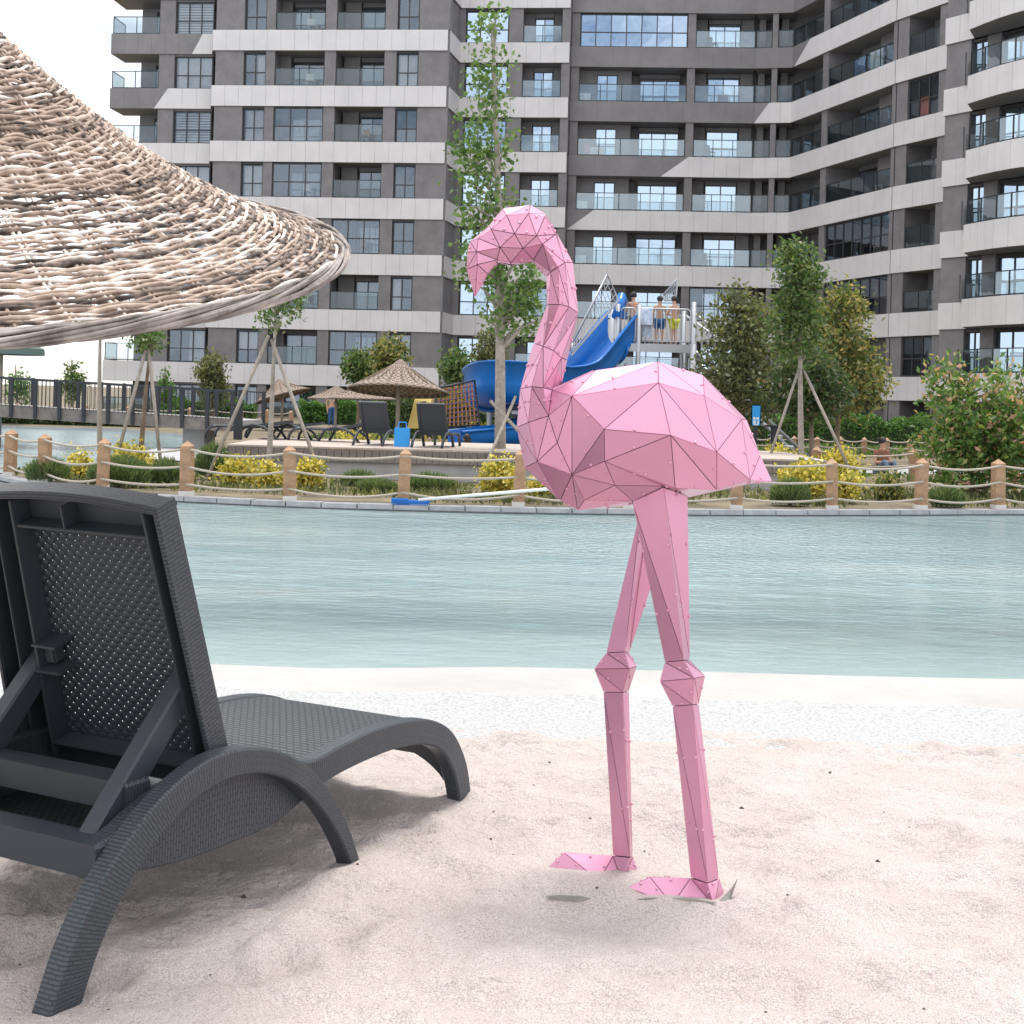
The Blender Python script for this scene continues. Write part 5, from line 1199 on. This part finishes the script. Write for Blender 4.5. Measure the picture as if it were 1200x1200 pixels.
def rail_panel(xa,xb,y,nm):
    m_=MB(); m_.tube([(xa+.08,y,fz+.15),(xa+.08,y,fz+.9),(xa+.14,y,fz+.96),(xb-.14,y,fz+.96),(xb-.08,y,fz+.9),(xb-.08,y,fz+.15),(xa+.08,y,fz+.15)],.022,6); m_.obj('guard_rail',M['galv'],tw,smooth=True)
    n=max(3,int((xb-xa)/.13))
    for i in range(1,n):
        m_=MB(); x=xa+.08+(xb-xa-.16)*i/n; m_.tube([(x,y,fz+.15),(x,y,fz+.96)],.011,5); m_.obj('baluster',M['galv'],tw)
rail_panel(x0,xm,-.0,'a'); rail_panel(xm,x1,-.0,'b'); rail_panel(x0+.8,x1,2.0,'c')
# stair on the right
for y in (.2,1.6):
    m_=MB(); m_.tube([(x1,y,fz+.9),(x1+1.5,y,fz-.1),(x1+2.2,y,fz-.6)],.03,6); m_.tube([(x1,y,fz),(x1+3.0,y,.1)],.05,6); m_.obj('stair_rail',M['galv'],tw,smooth=True)
    for i in range(12):
        m_=MB(); q=i/12; x=x1+.1+1.9*q; z=fz+.86-1.3*q*1.0; m_.tube([(x,y,z),(x,y,z-.85)],.012,5); m_.obj('baluster',M['galv'],tw)
for i in range(9):
    m_=MB(); m_.box((x1+.25+.3*i,.9,fz-.25-.27*i),(.28,1.4,.04)); m_.obj('step',M['galv'],tw)
def net(name,label,c4,nu,nv,rad,mats,own=True,cat='net',border=.03,borderm='galv'):
    a,b_,c_,d_=[Vector(q) for q in c4]; root=thing(name,label,cat,a)
    mu_=MB()
    for i in range(nu+1):
        q=i/nu; mu_.tube([a.lerp(b_,q)-a,d_.lerp(c_,q)-a],rad,4,0,False)
    mu_.obj('net_strands',M[mats[0]],root)['kind']='stuff'
    mu_=MB()
    for i in range(nv+1):
        q=i/nv; mu_.tube([a.lerp(d_,q)-a,b_.lerp(c_,q)-a],rad,4,0,False)
    mu_.obj('net_strands',M[mats[1]],root)['kind']='stuff'
    mu_=MB(); mu_.tube([q-a for q in (a,b_,c_,d_,a)],border,6); mu_.obj('border_tube',M[borderm],root,smooth=True); return root
net('slide_net','slanted grey safety net with a mast left of the platform',[P(671,402,34.4),P(711.5,322,34.9),P(725,352,34.9),P(669,417,34.2)],16,4,.010,('galv','galv'))
net('slide_net','small triangular grey net with mast behind the children',[P(777,346,37.2),P(794,326,37.2),P(792,352,37.2),P(779,352,37.2)],7,4,.012,('galv','galv'))
net('climbing_net','climbing net of purple and orange ropes beside the yellow panel',[P(512,455,31.5),P(556,446,32.5),P(562,498,32.5),P(506,502,31.5)],11,9,.018,('net_o','net_p'),borderm='bollard')
yp=thing('play_board','leaning yellow climbing board with a square hole','play board',P(494,502,31)); YO=Vector(yp.location)
def yq(u_,v_): 
    a=P(477,502,30.8).lerp(P(497,502,30.8),u_); b_=P(489,456,31.2).lerp(P(510,453,31.2),u_); return a.lerp(b_,v_)-YO
for (u0,u1,v0,v1) in ((0,.36,0,1),(.72,1,0,1),(.36,.72,0,.38),(.36,.72,.66,1)):
    m_=MB(); m_.prism([yq(u0,v0),yq(u1,v0),yq(u1,v1),yq(u0,v1)],(0,.06,0)); fixn(m_.obj('board',M['yellow'],yp))
m_=MB(); m_.prism([yq(.34,.36),yq(.74,.36),yq(.74,.68),yq(.34,.68)],(0,.02,0)); o=fixn(m_.obj('hole_back',M['bark'],yp)); o.location.y=.09
for u_ in (.1,.9):
    m_=MB(); m_.tube([yq(u_,.7)+Vector((0,.05,0)),Vector((yq(u_,.7).x+.3,.9,-YO.z))],.04,6); m_.obj('leg',M['yellow'],yp)
# slide chute
sl=thing('spiral_slide','bright blue open spiral slide curling behind the flamingo neck','slide',P(590,520,34)); SO=Vector((sl.location.x,34,0)); sl.location=SO
path=[P(730,408,35.6),P(712,430,35.3),P(694,452,35.0),P(674,470,34.6),P(648,476,34.0),P(620,475,33.2),P(592,472,33.0),P(574,480,34.0),P(577,486,35.4),P(605,492,36.4),P(645,498,36.4),P(668,506,35.4),P(655,514,34.0),P(620,520,33.2),P(570,525,32.6),P(532,529,32.3)]
cp=[]
for i in range(len(path)-1):
    p0,p1,p2,p3=path[max(0,i-1)],path[i],path[i+1],path[min(len(path)-1,i+2)]
    for k in range(7):
        t_=k/7; cp.append(.5*((2*p1)+(-p0+p2)*t_+(2*p0-5*p1+4*p2-p3)*t_*t_+(-p0+3*p1-3*p2+p3)*t_**3))
cp.append(path[-1])
m_=MB(); ring=[]; N=len(cp)
for i,p in enumerate(cp):
    t_=(cp[min(i+1,N-1)]-cp[max(i-1,0)]); t_.z*=.5; t_.normalize(); sd_=t_.cross(Vector((0,0,1))).normalized(); low=min(1,max(.0,(i-N*.72)/(N*.15))); wall=.50-.40*low; rad=.60-.12*low
    sec=[(rad+.08,wall-.02),(rad+.09,wall+.02),(rad,wall+.03)]+[(rad*math.cos(a),-rad*.75*math.sin(a)) for a in [math.pi*j/10 for j in range(11)]]+[(-rad,wall+.03),(-rad-.09,wall+.02),(-rad-.08,wall-.02),(-rad-.03,wall-.03)]+[(-(rad+.03)*math.cos(a),-(rad+.03)*.75*math.sin(a)) for a in [math.pi*j/10 for j in range(11)]]+[(rad+.03,wall-.03)]
    ring.append([p+sd_*x+Vector((0,0,rad*.75+z))-SO for x,z in sec])
K=len(ring[0])
for r_ in ring: m_.v += [tuple(q) for q in r_]
for i in range(N-1):
    for k in range(K):
        k2=(k+1)%K; m_.f.append([i*K+k,i*K+k2,(i+1)*K+k2,(i+1)*K+k]); m_.m.append(0); m_.uv.append(None)
o=fixn(m_.obj('chute',M['blue'],sl,smooth=True)); 
for i in range(6,N-20,14):
    m_=MB(); r_=ring[i]; pts=[q+ (q-(cp[i]-SO+Vector((0,0,.5)))).normalized()*.03 for q in r_[18:29]]; m_.tube(pts,.035,5); m_.obj('joint_flange',M['blue'],sl,smooth=True)
for (px,py,Y) in ((574,482,34),(612,486,33.1),(650,500,36.2),(690,440,34.6)):
    q=P(px,py,Y)-SO; m_=MB(); m_.tube([(q.x,q.y,-.05),(q.x,q.y,q.z+.1)],.07,8); m_.box((q.x,q.y,q.z+.05),(.5,.12,.08)); m_.obj('support_post',M['galv'],sl)
m_=MB(); m_.tube([P(722,372,35.0)-SO,P(729,352,35.0)-SO+Vector((0,.2,.1)),P(731,356,36.4)-SO,P(729,372,36.5)-SO],.12,8); m_.obj('entry_hoop',M['blue'],sl,smooth=True)

# ------------------------------------------------------------------ people
def skin_mesh(name,J,Rr,E,root,lv=2):
    me=bpy.data.meshes.new(name); me.from_pydata([tuple(p) for p in J],E,[]); o=bpy.data.objects.new(name,me); col.objects.link(o)
    md=o.modifiers.new('skin','SKIN'); md.use_smooth_shade=True
    for i,r in enumerate(Rr):
        sv=me.skin_vertices[0].data[i]; sv.radius=(r if isinstance(r,tuple) else (r,r)); sv.use_root=(i==root)
    o.modifiers.new('sub','SUBSURF').levels=lv; o.modifiers['sub'].render_levels=lv
    dg=bpy.context.evaluated_depsgraph_get(); ev=o.evaluated_get(dg); me2=bpy.data.meshes.new_from_object(ev); bpy.data.objects.remove(o); me2.name=name
    me2.polygons.foreach_set('use_smooth',[True]*len(me2.polygons)); return me2
def person(label,loc,rz,h,arms='down',clothes=(),hair='short',seated=False,skin=None,look=0):
    root=thing('person',label,'person',loc,rz); k=h
    if not seated:
        J=dict(pel=(0,0,.52),sp=(0,.005,.62),ch=(0,.0,.735),nk=(0,.0,.825),hd0=(0,-.008,.868),hd1=(0,-.014,.925),hd2=(0,-.004,.972))
        for s_,n in ((-1,'L'),(1,'R')):
            J['hip'+n]=(s_*.05,0,.495); J['kn'+n]=(s_*.055,-.012+.01*s_,.275); J['an'+n]=(s_*.056,.012,.05); J['to'+n]=(s_*.062,-.085,.018)
    else:
        J=dict(pel=(0,0,.07),sp=(0,.01,.17),ch=(0,-.01,.285),nk=(0,-.02,.375),hd0=(0,-.03,.418),hd1=(0,-.036,.475),hd2=(0,-.026,.522))
        for s_,n in ((-1,'L'),(1,'R')):
            J['hip'+n]=(s_*.05,-.02,.06); J['kn'+n]=(s_*.075,-.22,.20); J['an'+n]=(s_*.07,-.28,.03); J['to'+n]=(s_*.075,-.36,.018)
    zb=J['ch'][2]; yb=J['ch'][1]
    for s_,n in ((-1,'L'),(1,'R')):
        J['sh'+n]=(s_*.105,yb,zb+.045)
        if arms=='down': J['el'+n]=(s_*.135,yb+.015,zb-.13); J['wr'+n]=(s_*.125,yb-.03,zb-.27); J['ha'+n]=(s_*.122,yb-.045,zb-.345)
        elif arms=='front': J['el'+n]=(s_*.13,yb-.03,zb-.11); J['wr'+n]=(s_*.07,yb-.14,zb-.11); J['ha'+n]=(s_*.04,yb-.20,zb-.10)
        elif arms=='up': J['el'+n]=(s_*.15,yb-.08,zb-.04); J['wr'+n]=(s_*.08,yb-.10,zb+.09); J['ha'+n]=(s_*.06,yb-.09,zb+.15)
        J['f1'+n]=tuple(Vector(J['ha'+n])+(Vector(J['ha'+n])-Vector(J['wr'+n]))*.45)
    rad=dict(pel=(.075,.055),sp=(.066,.048),ch=(.082,.055),nk=.032,hd0=.04,hd1=(.052,.06),hd2=.036)
    for n in 'LR': rad.update({'hip'+n:.052,'kn'+n:.034,'an'+n:.022,'to'+n:.018,'sh'+n:.036,'el'+n:.025,'wr'+n:.018,'ha'+n:(.024,.012),'f1'+n:.008})
    keys=list(J); ix={q:i for i,q in enumerate(keys)}
    E_=[('pel','sp'),('sp','ch'),('ch','nk'),('nk','hd0'),('hd0','hd1'),('hd1','hd2')]
    for n in 'LR': E_ += [('pel','hip'+n),('hip'+n,'kn'+n),('kn'+n,'an'+n),('an'+n,'to'+n),('ch','sh'+n),('sh'+n,'el'+n),('el'+n,'wr'+n),('wr'+n,'ha'+n),('ha'+n,'f1'+n)]
    sc=lambda r:(r[0]*k,r[1]*k) if isinstance(r,tuple) else r*k
    me=skin_mesh('body',[Vector(J[q])*k for q in keys],[sc(rad[q]) for q in keys],[(ix[a],ix[b_]) for a,b_ in E_],0)
    me.materials.append(skin or M['skin']); link('body',me,root)
    hd=Vector(J['hd1'])*k
    m_=MB(); m_.lathe([(.001,.075*k),(.03*k,.068*k),(.052*k,.045*k),(.062*k,.01*k),(.056*k,-.02*k),(.048*k,-.03*k)],12,hd+Vector((0,.012*k,0))); 
    if hair=='long': m_.lathe([(.058*k,.02*k),(.066*k,-.03*k),(.066*k,-.10*k),(.05*k,-.16*k),(.001,-.165*k)],12,hd+Vector((0,.028*k,0)))
    m_.obj('hair',M['hair'],root,smooth=True)
    m_=MB(); m_.lathe([(.0005,.012*k),(.007*k,0),(.0005,-.014*k)],6,hd+Vector((0,-.062*k,-.008*k))); m_.obj('nose',skin or M['skin'],root)
    for (nm,bones,gr,mt,tr_) in clothes:
        ks=[]; ee=[]
        for a,b_ in bones:
            for q in (a,b_):
                if q not in ks: ks.append(q)
            ee.append((ks.index(a),ks.index(b_)))
        JJ=[]; RR=[]
        for q in ks:
            p=Vector(J[q]); r=rad[q]
            if q in tr_: # shorten toward the parent joint
                par_,f_=tr_[q]; p=Vector(J[par_]).lerp(p,f_)
                r=max(r if not isinstance(r,tuple) else r[0],.043)
            JJ.append(p*k); RR.append(tuple(x*k*gr for x in r) if isinstance(r,tuple) else r*k*gr)
        me=skin_mesh(nm,JJ,RR,ee,0); me.materials.append(mt); link(nm,me,root)
    return root
LEGS=[('pel','hipL'),('hipL','knL'),('pel','hipR'),('hipR','knR')]
short_tr=dict(knL=('hipL',.8),knR=('hipR',.8))
c_bt=mat('blue_trunks',(.015,.10,.30),.7,noise_s=22,noise_amt=.8); c_yl=mat('lime_trunks',(.55,.58,.05),.7); c_gr=mat('grey_trunks',(.20,.22,.22),.8); c_wt=mat('pale_top',(.62,.58,.56),.8); c_bk=mat('black_cloth',(.02,.02,.022),.8); c_jn=mat('denim',(.10,.15,.22),.85); c_pk=mat('pink_top',(.6,.33,.34),.8); c_br=mat('russet_top',(.22,.10,.06),.85); c_bl=mat('blue_trousers',(.03,.09,.25),.8)
sk2=mat('tanned_skin',(.44,.25,.16),.55)
zp=P(768,405,35).z
person('child in grey swim shorts standing left on the tower platform',(P(741,405,35.5).x,35.5,fz+TO.z+.05),R_(200),1.36,'front',[('swim_shorts',LEGS,1.22,c_gr,short_tr)])
person('child in blue patterned swim shorts standing mid platform, back turned',(P(772,405,35.4).x,35.4,fz+TO.z+.05),R_(175),1.27,'down',[('swim_shorts',LEGS,1.24,c_bt,short_tr)],skin=sk2)
person('child in lime yellow swim shorts standing right on the platform',(P(789,405,35.3).x,35.3,fz+TO.z+.05),R_(215),1.27,'front',[('swim_shorts',LEGS,1.24,c_yl,short_tr)])
TOPB=[('sp','ch'),('ch','nk'),('ch','shL'),('shL','elL'),('ch','shR'),('shR','elR')]
top_tr=dict(elL=('shL',.5),elR=('shR',.5),nk=('ch',.75))
person('woman with long dark hair and black trousers standing behind the right dark lounger',(P(500,500,44).x,44,-.03),R_(10),1.62,'up',[('top',TOPB,1.14,c_wt,top_tr),('trousers',[('sp','pel')]+LEGS+[('knL','anL'),('knR','anR')],1.2,c_bk,dict(sp=('pel',.3)))],'long')
person('girl with long dark hair and pink top sitting by the slide exit',(P(548,528,28.2).x,28.2,-.02),R_(-70),1.2,'down',[('top',[('sp','pel')]+TOPB,1.14,c_pk,top_tr)],'long',True)
person('person in white top and blue trousers standing far off by the parasols',(P(388,500,56).x,56,-.03),R_(30),1.6,'down',[('top',TOPB,1.15,c_wt,top_tr),('trousers',[('sp','pel')]+LEGS+[('knL','anL'),('knR','anR')],1.2,c_bl,dict(sp=('pel',.3)))])
person('person with brown hair and jeans sitting on the ground in the right garden',(P(1032,552,30).x,30,-.03),R_(20),1.45,'front',[('top',[('sp','pel')]+TOPB,1.14,c_br,top_tr),('jeans',LEGS+[('knL','anL'),('knR','anR')],1.2,c_jn,{})],'short',True)
# towel on the railing between the children
m_=MB(); n_=10
xa,xb=TP(751,360).x,TP(765,360).x
for i in range(n_+1):
    x=xa+(xb-xa)*i/n_
    for j,(y,z) in enumerate(((.05,fz+.25),(.045,fz+.6),(.04,fz+.94),(0,fz+1.0),(-.045,fz+.94),(-.05,fz+.55))): m_.v.append((TO.x+x,TO.y+y-(.012*math.sin(i*2.2)) ,TO.z+z))
for i in range(n_):
    for j in range(5): a=i*6+j; m_.f.append([a,a+6,a+7,a+1]); m_.m.append(0); m_.uv.append(None)
tag(m_.obj('towel',mat('pale_blue_towel',(.45,.52,.66),.9,noise_s=8,noise_amt=.35),smooth=True),'pale blue towel hanging over the platform railing','towel')
# low ground cover in the waterside bed
rng=np.random.default_rng(55); n=9000
X=rng.uniform(-12.5,12.5,n); Yb=np.array([sm_kerb(x) for x in X])+.15+rng.random(n)**1.3*3.2
keep=np.array([noise.noise((x*.8,y*.9,3.3))>-.12 for x,y in zip(X,Yb)])&~((X>-6.2)&(X<-4.0)&(Yb>22.6))&~((X<-6)&(Yb>22.2))
X,Yb=X[keep],Yb[keep]; C=np.stack([X,Yb,np.full(len(X),.03)],1); D=np.tile(np.array([[0,0,1.]]),(len(X),1))+rng.normal(size=(len(X),3))*.4
tag(link('ground_cover',leaf_mesh('ground_cover',C,.15,.045,LEAF['olive'],rng,dirs=D)),'low patchy grass and weeds in the waterside bed','ground cover',kind='stuff')
n=16000; X=rng.uniform(-6,26,n); Yb=27+rng.random(n)*26; keep=np.array([noise.noise((x*.25,y*.25,8))>-.1 for x,y in zip(X,Yb)])&~((Yb>29)&(Yb<35)&(X>4.5)); X,Yb=X[keep],Yb[keep]
C=np.stack([X,Yb,np.full(len(X),.05)],1); D=np.tile(np.array([[0,0,1.]]),(len(X),1))+rng.normal(size=(len(X),3))*.4
tag(link('lawn_grass',leaf_mesh('lawn_grass',C,.26,.09,LEAF['green'],rng,dirs=D)),'rough green grass between the deck and the building','grass',kind='stuff')
# washing and blankets on balconies
def cloth(label,sg,u0,u1,k,mt,z0=.1,z1=1.0):
    m_=MB(); a0,a1=sg.su(u0),sg.su(u1); zb=Z0+FH*k+BH
    for i in range(9):
        a=a0+(a1-a0)*i/8
        for z in (z0,(z0+z1)/2,z1): m_.v.append(tuple(sg.pt(a,-.35+.04*math.sin(i*2.1)+.02*z,zb+z)+BO))
    for i in range(8):
        for j in (0,1): q=i*3+j; m_.f.append([q,q+3,q+4,q+1]); m_.m.append(0); m_.uv.append(None)
    tag(m_.obj('hanging_cloth',mt,smooth=True),label,'cloth')
cloth('orange red cloth hanging on a right wing balcony',E2,462,474,4,mat('orange_cloth',(.65,.12,.03),.8),.05,1.05)
cloth('blue striped towels drying on an upper right wing balcony',E1,384,396,5,mat('blue_towel',(.18,.26,.42),.9,noise_s=5,noise_amt=.5),.1,1.0)
cloth('white sheet drying on an upper right wing balcony',E1,402,416,5,mat('white_sheet',(.6,.58,.56),.9),.1,1.1)
cloth('purple grey cover lying over a chair on a middle balcony',D1,232,245,5,mat('mauve_cover',(.2,.14,.2),.9),.0,.55)
cloth('pink towel on the second large balcony from the expansion joint',D1,76,84,4,mat('pink_towel',(.55,.3,.36),.9),.05,.7)


def ordinal(k): return ['ground','first','second','third','fourth','fifth','sixth','seventh','eighth'][k]
acm=MB(); acm.box((0,0,.28),(.8,.3,.56)); acm=acm.mesh('casing',M['white']); grl=MB(); grl.lathe([(.2,0),(.2,.012),(.03,.012),(.03,.0)],14); grl=grl.mesh('fan_grille',M['galv'])
def ac_unit(sg,u,k,label):
    p=sg.pt(sg.su(u),-.55,Z0+FH*k+BH)+BO; r=thing('air_conditioner',label,'air conditioner',p,math.atan2(sg.e.y,sg.e.x),group='air conditioner units on balconies')
    link('casing',acm,r); g=link('fan_grille',grl,r,(-.12,-.151,.28)); g.rotation_euler=(R_(90),0,0)
for k in (2,3,4,5): ac_unit(D1,74 if k!=4 else 92,k,'white air conditioner on the %s band of the wide central balconies'%ordinal(k+1))
chm=[]
def chair(sg,u,k,label,t=-.8,mt='white',rz=0):
    p=sg.pt(sg.su(u),t,Z0+FH*k+BH)+BO; r=thing('balcony_chair',label,'chair',p,math.atan2(sg.e.y,sg.e.x)+rz,group='chairs on balconies')
    m_=MB(); m_.box((0,0,.44),(.46,.46,.035)); m_.obj('seat',M[mt],r); m_=MB(); m_.box((0,.22,.68),(.46,.03,.42)); m_.obj('backrest',M[mt],r)
    for x in (-.2,.2):
        for y in (-.2,.2): m_=MB(); m_.box((x,y,.215),(.035,.035,.43)); m_.obj('leg',M[mt],r)
for k in (1,3,5,6): chair(B,-250,k,'white chair on the %s band balcony, left of the two left-block balconies'%ordinal(k+1),rz=.5)
for k in (2,4): chair(B,-185,k,'wooden chair on the %s band balcony, right of the two left-block balconies'%ordinal(k+1),mt='wood_post',rz=-.4)
for k in (2,4,6): chair(D1,225,k,'dark chair on the %s band balcony beside the folded wing'%ordinal(k+1),mt='frame',rz=.8)
for k in (2,3): chair(E1,410,k,'white chair on the %s band balcony of the right wing'%ordinal(k+1),rz=.3)
